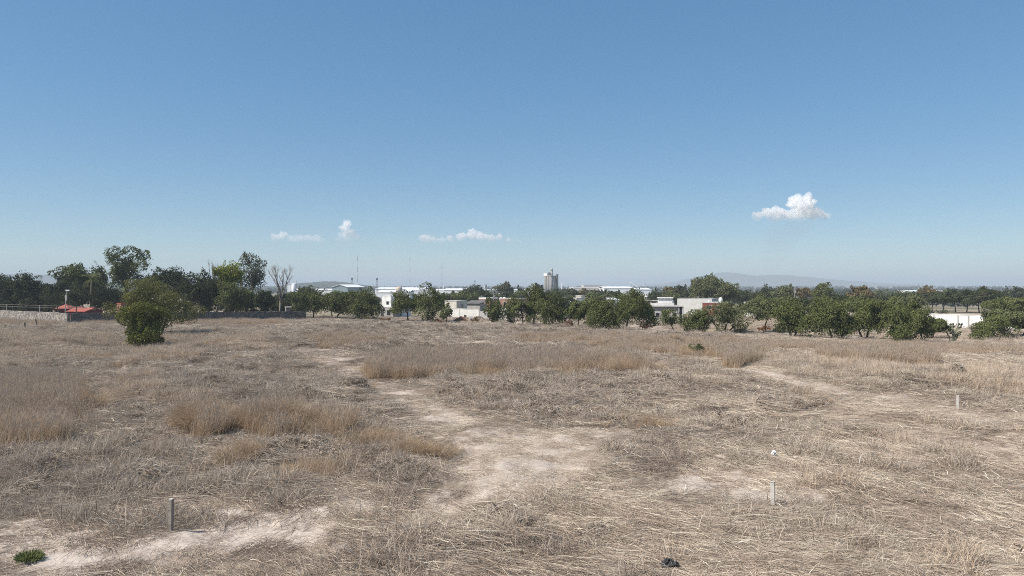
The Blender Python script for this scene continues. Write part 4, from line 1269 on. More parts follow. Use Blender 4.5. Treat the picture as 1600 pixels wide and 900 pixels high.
# grain silos
D = 900
o = thing('grain_silos', (X_of(860, D), D, -8), 'tall grey concrete grain silos with a head house tower', 'silo', rz=R(-42))
zt = Z_of(431.5, D) + 8
SILO = surf('silo_concrete', (.30, .29, .27), (.22, .21, .195), .06, .9, 0, 6, .2)
rd = 2.12
for i in range(3):
    for j in range(3):
        if (i, j) == (1, 1): continue
        MB().lathe([(rd, 0), (rd, zt)], (i - 1) * rd * 2, (j - 1) * rd * 2, 20).build('silo_bin', SILO, o, True)
MB().box(-6.5, 6.5, -6.5, 6.5, zt + .01, zt + .7).build('deck', CONCL, o)
MB().box(-6.2, -.6, -6.0, 1.6, zt + .72, zt + 3.6).build('gallery', WHITE, o)
MB().box(-.5, 1.2, -3.4, -1.6, zt + .72, zt + 4.9).build('vent_stack', DARKC, o)
MB().box(.6, 3.0, -.5, 2.0, zt + .72, zt + 3.5).build('tower_base', CONC, o)
tw = MB().box(.9, 2.7, -.2, 1.7, zt + 3.51, zt + 9.3).build('tower', CONC, o)
MB().box(.5, 3.1, -.6, 2.1, zt + 7.2, zt + 7.6).build('balcony', DARKC, tw)
MB().box(.5, 3.1, -.6, 2.1, zt + 9.31, zt + 9.9).build('cap', CONCL, tw)
MB().box(6.52, 7.9, 3.0, 6.3, 0, zt + 2.6).build('elevator_shaft', DARKC, o)


def mast(label, px, top, D):
    X = X_of(px, D)
    o = thing('radio_mast', (X, D, -7), label, 'radio mast', 'slender guyed radio masts')
    zt = Z_of(top, D) + 7
    n = 7
    red = surf('mast_red', (.16, .05, .045), (.13, .04, .035), 1, .7) if 'mast_red' not in bpy.data.materials else bpy.data.materials['mast_red']
    for i in range(n):
        z0, z1 = zt * i / n, zt * (i + 1) / n
        b = MB()
        for k in range(3):
            a = 2 * PI * k / 3
            b.tube([(math.cos(a) * .42, math.sin(a) * .42, z0), (math.cos(a) * .42, math.sin(a) * .42, z1)], .10, 4)
            a2 = 2 * PI * (k + 1) / 3
            for q in range(4):
                za, zb = z0 + (z1 - z0) * q / 4, z0 + (z1 - z0) * (q + 1) / 4
                b.tube([(math.cos(a) * .42, math.sin(a) * .42, za), (math.cos(a2) * .42, math.sin(a2) * .42, zb)], .06, 3)
        b.build('mast_section', red if i % 2 == 0 else WHITEM, o)
    for k in range(3):
        a = 2 * PI * k / 3 + .4
        for hh in (.55, .95):
            MB().tube([(0, 0, zt * hh), (math.cos(a) * zt * .5, math.sin(a) * zt * .5, .2)], .03, 3).build('guy_wire', GALV, o)


mast('slender banded radio mast above the grey green gabled hall, the leftmost', 558.5, 400, 1450)
mast('slender banded radio mast in the middle of the three', 640.5, 402, 1480)
mast('slender banded radio mast above the right factory hall, the shortest of the three', 690.5, 414, 1500)


def lattice(name, label, px, top, D, wb, wt, mat=None, head=True, cat='tower', base=-7):
    X = X_of(px, D)
    o = thing(name, (X, D, base), label, cat)
    zt = Z_of(top, D) - base
    b = MB(); cs = [(-1, -1), (1, -1), (1, 1), (-1, 1)]
    nn = 7
    tk = max(.06, D * .00016)
    for k in range(4):
        c, c2 = cs[k], cs[(k + 1) % 4]
        b.tube([(c[0] * wb, c[1] * wb, 0), (c[0] * wt, c[1] * wt, zt)], tk, 4)
        for q in range(nn):
            t0, t1 = q / nn, (q + 1) / nn
            w0, w1 = wb + (wt - wb) * t0, wb + (wt - wb) * t1
            b.tube([(c[0] * w0, c[1] * w0, zt * t0), (c2[0] * w1, c2[1] * w1, zt * t1)], tk * .7, 3)
    b.build('lattice', mat or GALV, o)
    if head:
        for k in range(3):
            a = 2 * PI * k / 3
            MB().box(math.cos(a) * wt * 2 - .35, math.cos(a) * wt * 2 + .35, math.sin(a) * wt * 2 - .25, math.sin(a) * wt * 2 + .25, zt - 2.4, zt).build('antenna_panel', DARKM, o)
        MB().lathe([(wt * 2.4, zt - 2.8), (wt * 2.4, zt - 2.5)], n=10).build('platform', DARKM, o)
    return o


lattice('antenna_tower', 'short lattice antenna tower just left of the leftmost radio mast', 550, 434, 1000, 1.2, .5)
lattice('antenna_tower', 'short lattice antenna tower between the left and the middle radio mast', 589, 434.5, 1000, 1.2, .5)
lattice('antenna_tower', 'tiny antenna tower behind the dark domed tree', 742, 438.5, 1300, 1.3, .4)
lattice('pylon', 'thin electricity pylon at the skyline right of the conveyor', 1009, 441.5, 1500, 1.5, .3, head=False, cat='pylon')
lattice('pylon', 'thin electricity pylon on the skyline beyond the far white roofs', 1435, 443, 1400, 1.5, .3, head=False, cat='pylon')
lattice('pylon', 'thin electricity pylon above the paler background tree', 1194, 440, 1500, 1.5, .3, head=False, cat='pylon')
o = thing('white_tower', (X_of(757, 1000), 1000, -7), 'narrow pale tower beside a dark one above the houses', 'tower')
MB().box(-.9, .9, -.9, .9, 0, Z_of(446.5, 1000) + 7).build('shaft', WHITEM, o)
MB().box(1.3, 3.2, -.9, .9, 0, Z_of(444.5, 1000) + 7).build('dark_shaft', DARKC, o)
o = thing('white_pole', (X_of(878, 1000), 1000, -7), 'thin white spire to the right of the silos', 'spire')
MB().lathe([(1.3, 0), (.8, 6), (.25, Z_of(441.5, 1000) + 7)], n=10).build('spire', WHITEM, o, True)
o = thing('white_pole', (X_of(692.5, 1000), 1000, -7), 'thin white spire right at the rightmost radio mast', 'spire')
MB().lathe([(1.0, 0), (.8, 6), (.3, Z_of(446, 1000) + 7)], n=10).build('spire', WHITEM, o, True)


def pole(label, px, top, D):
    X = X_of(px, D); zg = tz(X, D)
    o = thing('utility_pole', (X, D, zg), label, 'utility pole', 'concrete utility poles among the houses')
    zt = Z_of(top, D) - zg
    MB().tube([(0, 0, -.2), (0, 0, zt)], [.17, .11], 8).build('pole', CONC, o)
    MB().box(-.9, .9, -.06, .06, zt - .7, zt - .55).build('crossarm', CONC, o)
    MB().lathe([(.22, zt - 2.0), (.22, zt - 1.2)], .3, 0, 10).build('transformer', GALV, o)


pole('concrete utility pole above the small brick house', 771, 455, 215)
pole('concrete utility pole beside the long dark roofed shed', 752, 461, 235)
pole('concrete utility pole left of the white house by the silos', 883, 462, 230)
pole('concrete utility pole beside the tallest front tree', 685, 452, 260)
pole('concrete utility pole at the belt of trees on the right', 1242, 449, 260)

# ------------------------------------------------------------------ things at the edge of the field
# white car half hidden behind the thin tree
D = 168
o = thing('parked_car', (X_of(891, D), D, tz(X_of(891, D), D)), 'white car parked behind the thin open tree', 'car', rz=R(25))
prof = [(-2.0, .35), (-2.0, .82), (-1.85, .95), (-1.0, 1.0), (1.2, .98), (1.95, .85), (2.0, .35)]
m = MB(); n = len(prof)
m.add([(x, -.82, z) for x, z in prof] + [(x, .82, z) for x, z in prof], [tuple(range(n)), tuple(range(2 * n - 1, n - 1, -1))] + [(i, i + n, (i + 1) % n + n, (i + 1) % n) for i in range(n)])
CARP = surf('car_paint', (.80, .80, .79), (.76, .76, .75), .5, .3, 0, 6, 0, .5)
m.build('body', CARP, o)
prof = [(-1.6, 1.0), (-1.2, 1.45), (.3, 1.48), (1.0, 1.0)]
m = MB(); n = 4
m.add([(x, -.72, z) for x, z in prof] + [(x, .72, z) for x, z in prof], [tuple(range(n)), tuple(range(2 * n - 1, n - 1, -1))] + [(i, i + n, (i + 1) % n + n, (i + 1) % n) for i in range(n)])
cab = m.build('cabin', GLASS, o)
MB().box(-1.25, .32, -.70, .70, 1.482, 1.53).build('roof', CARP, cab)
for sx in (-1.25, 1.25):
    for sy in (-.8, .8):
        wh = MB().lathe([(.31, -.1), (.31, .1)], n=16).build('wheel', BLACKP, o)
        wh.rotation_euler = (R(90), 0, 0); wh.location = (sx, sy, .31)
        MB().lathe([(.18, -.115), (.18, .115)], n=12).build('rim', GALV, wh)


def heap(name, label, px0, px1, by, hgt, mat, cat, chunky=0.0, seed=1, group=None):
    D = D_of(by); k = D / F
    X = X_of((px0 + px1) / 2, D); zg = tz(X, D)
    rx = (px1 - px0) / 2 * k
    r = np.random.default_rng(seed)
    n, m_ = 40, 14
    V, f = [], []
    for i in range(m_):
        t = i / (m_ - 1)
        for j in range(n):
            a = 2 * PI * j / n
            rr = t * (1 + .18 * (vnoise(math.cos(a) * 2 + 5, math.sin(a) * 2 + seed, 3) - .5) * 2)
            z = hgt * (1 - t ** 1.7) * (0.75 + .5 * float(vnoise(math.cos(a) * t * 4 + seed, math.sin(a) * t * 4, 5))) + r.uniform(-chunky, chunky) * (1 - t)
            V.append((math.cos(a) * rr * rx, math.sin(a) * rr * rx * .5, z - .1 * t))
    for i in range(m_ - 1):
        for j in range(n):
            f.append((i * n + j, (i + 1) * n + j, (i + 1) * n + (j + 1) % n, i * n + (j + 1) % n))
    o = mk(name, V, f, mat)
    o.location = (X, D, zg)
    return tag(o, label, cat, group)


RUB = stone_mat('brick_rubble', (.50, .27, .17), (.22, .09, .05), (.14, .06, .04), 3.0)
heap('rubble_heap', 'long heap of broken red bricks in front of the block wall', 703, 738, 504, 1.1, RUB, 'rubble heap', .22, 2)
heap('earth_mound', 'dark earth mound right of the broken bricks', 738, 760, 501, 1.0, EARTH, 'mound', .03, 5)
o = thing('oil_drum', (X_of(727, 172), 172, tz(X_of(727, 172), 172)), 'small black upright drum in front of the block wall', 'drum')
MB().lathe([(.3, 0), (.3, .9), (.26, .92)], n=14).build('body', BLACKP, o)
MB().lathe([(.315, .28), (.315, .33)], n=14).build('hoop', DARKM, o); MB().lathe([(.315, .6), (.315, .65)], n=14).build('hoop', DARKM, o)
o = thing('crate', (X_of(736, 168), 168, tz(X_of(736, 168), 168)), 'white crate beside the black drum', 'crate')
MB().box(-.45, .45, -.35, .35, 0, .7).build('box', PLAST, o); MB().box(-.5, .5, -.4, .4, .702, .8).build('lid', PLAST, o)

DB = 'dry bushes under the row of trees'
for (px, by, top, x0, x1, leaf, lb) in [
    (742, 506, 494, 735, 750, 'dry', 'tawny dry bush in front of the dark earth mound'),
    (795, 509, 499, 786, 806, 'rust', 'rusty dry bush between the shaggy dark tree and its right neighbour'),
    (887, 516, 500, 878, 897, 'rust', 'dead dark red bush below the white parked car'),
    (917, 515, 500, 908, 930, 'dry', 'tawny dry bush left of the full dark tree'),
    (1008, 514, 503, 999, 1018, 'rust', 'rusty dry bush under the trunk leaning left'),
    (684, 506, 499, 672, 694, 'rust', 'rusty dry bush at the foot of the tall knobbly tree'),
    (1070, 526, 518, 1056, 1084, 'dry', 'golden dry bush right of the curved leaning trunk'),
    (1096, 527, 518, 1084, 1110, 'dry', 'golden dry bush at the foot of the low bushy tree'),
    (1193, 521, 508, 1184, 1204, 'rust', 'brown dry bush at the foot of the light open crowned tree'),
    (1218, 520, 506, 1206, 1232, 'dark', 'dark small bush right of the light open crowned tree'),
    (603, 502, 497, 594, 612, 'dry', 'low dry bush in front of the small grey house'),
]:
    bush('dry_bush', lb, px, by, top, x0, x1, leaf, group=DB, dens=1.1)
bush('green_shrub', 'small round dark green shrub alone in the dry grass', 1087, 557, 536, 1074, 1100, 'pepper', D=80, dens=1.9, cat='shrub')
for (px, x0, x1, lb) in [(1452, 1446, 1460, 'grey green shrub above the left end of the white perimeter wall'), (1471, 1462, 1482, 'wider grey green shrub next along the white perimeter wall')]:
    bush('grey_shrub', lb, px, 0, 484, x0, x1, 'euca', D=200, group='grey shrubs behind the white perimeter wall', cat='shrub')
bush('green_shrub', 'bright green patch of weeds at the left by the leaning sticks', 3, 518, 510, -18, 17, 'green', cat='shrub')
bush('green_shrub', 'small yellow green weed left of the dark stake', 26, 516, 511, 18, 33, 'green', cat='shrub')


# prickly pear
def cactus():
    D = D_of(537); X = X_of(1490, D); zg = tz(X, D)
    root = thing('prickly_pear', (X, D, zg), 'large prickly pear cactus in front of the white perimeter wall', 'cactus')
    r = random.Random(9)
    MB().tube([(0, 0, -.1), (.1, 0, .5), (0, .05, 1.0)], [.2, .16, .14], 8).build('trunk', BARK, root, True)
    PAD = surf('cactus_pad', (.15, .155, .10), (.07, .078, .045), 3.0, .6)

    def pad(p, d, nrm, s, lev):
        d = d.normalized(); side = d.cross(nrm).normalized(); nrm = side.cross(d).normalized()
        m = MB(); V = []; f = []
        n, mm = 10, 6
        for i in range(mm):
            la = -PI / 2 + PI * (i + .0) / (mm - 1)
            for j in range(n):
                lo = 2 * PI * j / n
                V.append(p + d * (s * .5 + math.sin(la) * s * .5) + side * (math.cos(la) * math.cos(lo) * s * .36) + nrm * (math.cos(la) * math.sin(lo) * s * .09))
        for i in range(mm - 1):
            for j in range(n):
                f.append((i * n + j, i * n + (j + 1) % n, (i + 1) * n + (j + 1) % n, (i + 1) * n + j))
        m.add(V, f).build('pad', PAD, root, True)
        if lev < 4:
            for _ in range(r.choice([1, 2, 2, 3]) if lev else 3):
                a = r.uniform(-.9, .9)
                d2 = d * math.cos(a) + side * math.sin(a) + Vector((0, 0, .25))
                q = p + d * s * (.5 + .45 * math.cos(a)) + side * s * .33 * math.sin(a)
                n2 = Vector((r.uniform(-1, 1), r.uniform(-1, 1), r.uniform(-.2, .5)))
                pad(q, d2, n2, s * r.uniform(.82, 1.0), lev + 1)
    for (bx, ang) in ((-.7, -.5), (0, .1), (.4, .6), (-.2, -.15)):
        pad(Vector((bx * .6, r.uniform(-.3, .3), .1 if bx else .9)), Vector((math.sin(ang), r.uniform(-.3, .3), 1)), Vector((r.uniform(-1, 1), 1, .2)), .55, 0 if bx == 0 else 1)


cactus()


# stakes and posts in the field
def post(label, px, by, top, wpx, mat, lean=(0, 0), group='survey posts standing in the field', rz=.4, chip=True):
    D = D_of(by); X = X_of(px, D); zg = tz(X, D)
    o = thing('field_post', (X, D, zg), label, 'post', group, rz)
    h_ = Z_of(top, D) - zg
    s = wpx / F * D / 2
    b = MB(); lv = 7
    r = random.Random(int(px))
    V, f = [], []
    for i in range(lv):
        t = i / (lv - 1)
        z = -.2 + (h_ + .2) * t
        for (cx, cy) in ((-1, -1), (-.82, -1), (.82, -1), (1, -.82), (1, .82), (.82, 1), (-.82, 1), (-1, .82), ):
            V.append((cx * s + lean[0] * t + r.uniform(-.003, .003), cy * s + lean[1] * t + r.uniform(-.003, .003), z + (r.uniform(-.012, .012) if i == lv - 1 else 0)))
    for i in range(lv - 1):
        for j in range(8):
            f.append((i * 8 + j, i * 8 + (j + 1) % 8, (i + 1) * 8 + (j + 1) % 8, (i + 1) * 8 + j))
    f.append(tuple(range((lv - 1) * 8, lv * 8)))
    b.add(V, f).build('shaft', mat, o)
    if chip:
        MB().box(lean[0] - s * .9, lean[0] + s * .9, lean[1] - s * .9, lean[1] + s * .9, h_ + .013, h_ + .03).build('top_cap', POSTC, o)
    return o


post('weathered grey post beside the bare soil track', 266, 839, 781, 6.2, WOODG, (.02, 0), rz=-.15)
post('pale concrete post beside a bare soil patch', 1208, 803, 754, 6.0, POSTC, (-.01, 0), rz=-.45)
post('small pale post farther off at the right', 1496.5, 638, 618, 3.2, POSTC, rz=-.4)
post('dark rough stake by the green patch at the left', 38, 521, 504, 1.6, BARK, (.1, 0), group='rough dark stakes near the stone wall', chip=False)
post('dark leaning stake right of the rough one near the stone wall', 59, 514, 498, 1.4, BARK, (-.35, 0), group='rough dark stakes near the stone wall', chip=False)
post('tiny pale stake at the end of the trodden path', 475, 543, 533, 1.6, POSTC, chip=False)
o = thing('stick', (X_of(1201, 25.1), 25.1, tz(X_of(1201, 25.1), 25.1)), 'thin brown stick leaning beside the pale concrete post', 'stick')
MB().tube([(0, 0, -.05), (-.03, .02, .2), (-.05, 0, .42)], [.014, .012, .008], 6).build('stick', BARK, o)
for (px, by, dx, hh, lb) in [(1342, 739, .12, .5, 'short pale stake sticking out of the matted straw'), ]:
    D = D_of(by); X = X_of(px, D)
    o = thing('stake', (X, D, tz(X, D)), lb, 'stake')
    MB().tube([(0, 0, -.05), (dx * .5, 0, hh * .6), (dx, 0, hh)], [.03, .028, .02], 6).build('stake', POSTC, o)
    MB().tube([(dx, 0, hh), (dx + .28, .05, hh - .03)], [.016, .008], 5).build('twig', POSTC, o)
for (px, by, sx, lb) in [(4, 519, .9, 'pale stick leaning right over the green patch'), (22, 518, -.5, 'pale stick leaning left against the other at the green patch')]:
    D = D_of(by); X = X_of(px, D)
    o = thing('leaning_stick', (X, D, tz(X, D)), lb, 'stick', 'pale sticks leaning together')
    MB().tube([(-sx * .2, 0, -.05), (sx * .4, 0, .5), (sx, .2, 1.0)], [.06, .05, .04], 6).build('stick', POSTC, o)


def crumple(name, label, px, by, w_, h_, d_, mat, cat, seed):
    D = D_of(by); X = X_of(px, D)
    r = np.random.default_rng(seed)
    n, m_ = 18, 9
    V, f = [], []
    for i in range(m_):
        la = -PI / 2 + PI * i / (m_ - 1)
        for j in range(n):
            lo = 2 * PI * j / n
            q = .62 + .6 * float(vnoise(math.cos(lo) * 2.3 + seed * 3, math.sin(lo) * 2.3 + math.sin(la) * 2.6, seed)) + r.uniform(-.09, .09)
            V.append((math.cos(la) * math.cos(lo) * q * w_ / 2, math.cos(la) * math.sin(lo) * q * d_ / 2, max(-.03, (math.sin(la) * q + .55) * h_ / 1.6)))
    for i in range(m_ - 1):
        for j in range(n):
            f.append((i * n + j, i * n + (j + 1) % n, (i + 1) * n + (j + 1) % n, (i + 1) * n + j))
    o = mk(name, V, f, mat)
    o.location = (X, D, tz(X, D) + .03)
    return tag(o, label, cat)


crumple('plastic_bag', 'crumpled white plastic bag lying on the straw', 1209, 717, .28, .24, .24, PLAST, 'bag', 3)
crumple('plastic_scrap', 'small white scrap right of the crumpled white bag', 1243, 724, .09, .1, .08, PLAST, 'litter', 5)
crumple('plastic_scrap', 'white strip of plastic in the grey weeds left of the path', 527, 702, .38, .09, .1, PLAST, 'litter', 6)
crumple('plastic_scrap', 'small white scrap just above the bare soil track', 525, 768, .12, .1, .1, PLAST, 'litter', 7)
crumple('plastic_scrap', 'small white scrap in the weeds above the weathered grey post', 241, 709, .16, .09, .1, PLAST, 'litter', 8)
crumple('plastic_scrap', 'pale torn scrap lying on the dark straw below the bare soil track', 620, 846, .17, .05, .07, PLAST, 'litter', 9)
crumple('black_bag', 'black plastic bag half buried in the straw in front', 1047, 893, .50, .28, .34, BLACKP, 'bag', 4)


# green weed at the lower left
def green_weed():
    D = D_of(886); X = X_of(45, D); zg = tz(X, D)
    root = thing('green_weed', (X, D, zg), 'spiky green weed on the soil at the lower left', 'plant')
    root.scale = (.7, .7, .7)
    r = np.random.default_rng(12)
    n = 1100
    a = r.uniform(0, 2 * PI, n); rad = np.sqrt(r.uniform(0, 1, n)) * (.26 + .30 * fbm(np.cos(a) * 1.6 + 4, np.sin(a) * 1.6, 5))
    el = np.clip(r.normal(1.25, .3, n) - rad * 1.2, .1, 1.5)
    dirs = np.stack([np.cos(a) * np.cos(el), np.sin(a) * np.cos(el), np.sin(el)], -1)
    ln = r.uniform(.12, .32, n)
    base = np.stack([np.cos(a) * rad, np.sin(a) * rad * .9, np.maximum(.02, r.uniform(0, .2, n) * (1 - rad / .5))], -1)
    V, f = leaves(base + dirs * (ln * .5)[:, None], dirs, ln, .13, r)
    mk('leaves', V, f, LEAF['green'], root, {'tone': np.repeat(r.uniform(0, 1, n), 4)})
    b = MB()
    for q in range(14):
        t = r.uniform(0, 2 * PI)
        b.tube([(0, 0, -.03), (math.cos(t) * .14, math.sin(t) * .14, .1), (math.cos(t) * .3, math.sin(t) * .3, .24)], [.008, .006, .003], 4)
    b.build('stems', LEAF['green'], root)


green_weed()


# ------------------------------------------------------------------ dry grass (uncountable: scattered)
def blades(r, n, fn):
    """fn(r, n) -> base, dir, bend, length, width, tone0, tone1 ; three-segment tapering strips"""
    base, d, bend, ln, wd, t0, t1 = fn(r, n)
    seg = 3
    side = unit(np.cross(d, np.stack([r.normal(size=n), r.normal(size=n), r.normal(size=n) * .3], -1)))
    P = [base]; cur = base; dd = d
    for s in range(seg):
        cur = cur + dd * (ln / seg)[:, None]
        P.append(cur)
        dd = unit(dd + bend / seg)
    V, T = [], []
    for s in range(seg + 1):
        wv = wd * (1.0, .9, .65, .12)[s]
        V += [P[s] - side * wv[:, None] / 2, P[s] + side * wv[:, None] / 2]
        tt = t0 + (t1 - t0) * s / seg
        T += [tt, tt]
    V = np.stack(V, 1).reshape(-1, 3); T = np.stack(T, 1).ravel()
    k = (seg + 1) * 2
    f = []
    b = np.arange(n) * k
    for s in range(seg):
        f.append(np.stack([b + 2 * s, b + 2 * s + 1, b + 2 * s + 3, b + 2 * s + 2], -1))
    return V, np.concatenate(f), np.clip(T, 0, 1)


def disc(r, n, rad):
    a = r.uniform(0, 2 * PI, n); q = np.sqrt(r.uniform(0, 1, n)) * rad
    return np.cos(a) * q, np.sin(a) * q


def f_mat(r, n):
    x, y = disc(r, n, .75)
    a = r.normal(0, .6, n) + np.where(r.uniform(size=n) < .5, 0, PI)
    el = np.abs(r.normal(.08, .13, n))
    d = np.stack([np.cos(a) * np.cos(el), np.sin(a) * np.cos(el), np.sin(el)], -1)
    bend = np.stack([r.normal(0, .35, n), r.normal(0, .35, n), -el * 1.7], -1)
    tone = np.clip(r.normal(.5, .22, n), 0, 1)
    big = r.uniform(size=n) < .012                # a few thick bleached stalks
    tone = np.where(big, 1.0, tone)
    return np.stack([x, y, r.uniform(.0, .07, n) + .05 * big], -1), d, bend, r.uniform(.3, .85, n) * np.where(big, 1.3, 1), r.uniform(.006, .013, n) * np.where(big, 1.5, 1), tone, tone + .06


def f_chaff(r, n):
    x, y = disc(r, n, .6)
    a = r.uniform(0, 2 * PI, n)
    d = np.stack([np.cos(a), np.sin(a), r.uniform(0, .25, n)], -1)
    bend = np.stack([r.normal(0, .3, n), r.normal(0, .3, n), -r.uniform(.2, .5, n)], -1)
    tone = np.clip(r.normal(.4, .3, n), 0, 1)
    return np.stack([x, y, r.uniform(.0, .03, n)], -1), unit(d), bend, r.uniform(.05, .25, n), r.uniform(.006, .014, n), tone, tone


def f_weed(r, n):
    x, y = disc(r, n, .55)
    a = r.uniform(0, 2 * PI, n)
    el = np.clip(r.normal(.82, .42, n), .05, 1.5)
    d = np.stack([np.cos(a) * np.cos(el), np.sin(a) * np.cos(el), np.sin(el)], -1)
    bend = np.stack([r.normal(.1, .5, n), r.normal(0, .5, n), r.normal(-.75, .4, n)], -1)
    tone = np.clip(r.normal(.52, .22, n), 0, 1)
    return np.stack([x, y, np.zeros(n) - .02], -1), d, bend, r.uniform(.25, .68, n), r.uniform(.008, .017, n), tone - .18, tone + .18


def f_tall(r, n):
    x, y = disc(r, n, .42)
    a = r.uniform(0, 2 * PI, n); el = np.clip(r.normal(1.36, .14, n), .7, 1.55)
    d = np.stack([np.cos(a) * np.cos(el) + .10, np.sin(a) * np.cos(el), np.sin(el)], -1)
    d = unit(d)
    bend = np.stack([r.normal(.22, .2, n), r.normal(0, .2, n), r.normal(-.12, .15, n)], -1)
    t0 = np.clip(r.normal(.32, .13, n), 0, .5)
    return np.stack([x, y, np.zeros(n) - .02], -1), d, bend, r.uniform(.75, 1.4, n), r.uniform(.008, .017, n), t0, np.clip(t0 + r.uniform(.3, .65, n), 0, 1)


def f_plume(r, n):
    x, y = disc(r, n, .45)
    a = r.uniform(0, 2 * PI, n); el = r.normal(1.0, .4, n)
    d = np.stack([np.cos(a) * np.cos(el), np.sin(a) * np.cos(el), np.sin(el)], -1)
    bend = np.stack([r.normal(.3, .3, n), r.normal(0, .3, n), r.normal(-.3, .3, n)], -1)
    z = r.uniform(.65, 1.25, n)
    return np.stack([x + .12 * z, y, z], -1), d, bend, r.uniform(.12, .28, n), r.uniform(.012, .024, n), r.uniform(.65, .95, n), r.uniform(.75, 1.0, n)


def f_tuss(r, n):
    x, y = disc(r, n, .38)
    a = np.arctan2(y, x) + r.normal(0, .6, n); el = np.clip(r.normal(1.18, .22, n), .4, 1.5)
    d = np.stack([np.cos(a) * np.cos(el), np.sin(a) * np.cos(el), np.sin(el)], -1)
    bend = np.stack([np.cos(a) * .5 + r.normal(.15, .3, n), np.sin(a) * .5 + r.normal(0, .3, n), r.normal(-1.0, .35, n)], -1)
    t0 = np.clip(r.normal(.3, .15, n), 0, .55)
    return np.stack([x, y, np.zeros(n) - .02], -1), d, bend, r.uniform(.8, 1.6, n), r.uniform(.007, .014, n), t0, np.clip(t0 + r.uniform(.1, .4, n), 0, 1)


def f_heap(r, n):
    u = unit(np.stack([r.normal(size=n), r.normal(size=n), np.abs(r.normal(size=n)) * .9 + .02], -1))
    q = r.uniform(.75, 1.12, n)[:, None]
    p = u * np.array([.62, .55, .36]) * q
    nn = unit(u / np.array([.62, .55, .36]))
    t = unit(np.array([.8, -.45, -.1]) + r.normal(size=(n, 3)) * .75)
    d = unit(t - nn * (t * nn).sum(-1, keepdims=True) * .85 + nn * r.uniform(-.05, .35, n)[:, None])
    bend = np.stack([r.normal(.1, .4, n), r.normal(-.1, .4, n), r.normal(-.8, .4, n)], -1)
    tone = np.clip(r.normal(.62, .24, n), 0, 1)
    return p, d, bend, r.uniform(.25, .65, n), r.uniform(.008, .017, n), tone - .12, tone + .14


def f_shade_core(r, n):  # darker inner dome, added to put shade between the blades of a heap
    a = r.uniform(0, 2 * PI, n); e = np.arcsin(r.uniform(0, 1, n))
    u = np.stack([np.cos(a) * np.cos(e), np.sin(a) * np.cos(e), np.sin(e)], -1)
    p = u * np.array([.5, .45, .26])
    d = unit(np.stack([-np.sin(a), np.cos(a), np.zeros(n)], -1) + r.normal(size=(n, 3)) * .3)
    return p, d, np.zeros((n, 3)), r.uniform(.2, .4, n), r.uniform(.06, .12, n), np.full(n, .30), np.full(n, .34)


def f_pale(r, n):
    x, y = disc(r, n, .4)
    a = r.uniform(0, 2 * PI, n); el = np.clip(r.normal(1.15, .28, n), .3, 1.5)
    d = np.stack([np.cos(a) * np.cos(el), np.sin(a) * np.cos(el), np.sin(el)], -1)
    bend = np.stack([r.normal(.15, .4, n), r.normal(0, .4, n), r.normal(-.5, .3, n)], -1)
    tone = np.clip(r.normal(.5, .22, n), 0, 1)
    return np.stack([x, y, np.zeros(n) - .02], -1), d, bend, r.uniform(.4, .9, n), r.uniform(.008, .018, n), tone - .1, tone + .15


def protos(name, mat, parts, count):
    """meshes for scattering, kept in a collection of their own that is not part of the scene"""
    c = bpy.data.collections.new(name + '_patches')
    for i in range(count):
        r = np.random.default_rng(1000 + i * 17 + len(name))
        Vs, Fs, Ts, off = [], [], [], 0
        for fn, n in parts:
            V, f, T = blades(r, n, fn)
            Vs.append(V); Fs.append(f + off); Ts.append(T); off += len(V)
        o = mk(name + '_patch', np.concatenate(Vs), np.concatenate(Fs), mat, None, {'tone': np.concatenate(Ts)})
        COL.objects.unlink(o)
        c.objects.link(o)
    return c


def scatter(name, label, pts, rot, scl, idx, coll):
    me = bpy.data.meshes.new(name)
    n = len(pts)
    me.vertices.add(n); me.vertices.foreach_set('co', pts.astype(np.float32).ravel())
    for key, typ, val, fld in (('rot', 'FLOAT_VECTOR', rot, 'vector'), ('scl', 'FLOAT_VECTOR', scl, 'vector'), ('idx', 'INT', idx, 'value')):
        a = me.attributes.new(key, typ, 'POINT')
        a.data.foreach_set(fld, val.astype(np.int32 if typ == 'INT' else np.float32).ravel())
    o = bpy.data.objects.new(name, me)
    COL.objects.link(o)
    ng = bpy.data.node_groups.new(name + '_scatter', 'GeometryNodeTree')
    ng.interface.new_socket('Geometry', in_out='INPUT', socket_type='NodeSocketGeometry')
    ng.interface.new_socket('Geometry', in_out='OUTPUT', socket_type='NodeSocketGeometry')
    gi = ng.nodes.new('NodeGroupInput'); go = ng.nodes.new('NodeGroupOutput')
    ip = ng.nodes.new('GeometryNodeInstanceOnPoints')
    ci = ng.nodes.new('GeometryNodeCollectionInfo')
    ci.inputs['Collection'].default_value = coll
    ci.inputs['Separate Children'].default_value = True
    ci.inputs['Reset Children'].default_value = True
    L = ng.links

    def na(key, typ):
        q = ng.nodes.new('GeometryNodeInputNamedAttribute'); q.data_type = typ
        q.inputs['Name'].default_value = key
        return q.outputs['Attribute']
    L.new(gi.outputs[0], ip.inputs['Points']); L.new(ci.outputs[0], ip.inputs['Instance'])
    ip.inputs['Pick Instance'].default_value = True
    L.new(na('idx', 'INT'), ip.inputs['Instance Index'])
    L.new(na('rot', 'FLOAT_VECTOR'), ip.inputs['Rotation'])
    L.new(na('scl', 'FLOAT_VECTOR'), ip.inputs['Scale'])
    L.new(ip.outputs[0], go.inputs[0])
    md = o.modifiers.new('scatter', 'NODES'); md.node_group = ng
    return tag(o, label, kind='stuff')


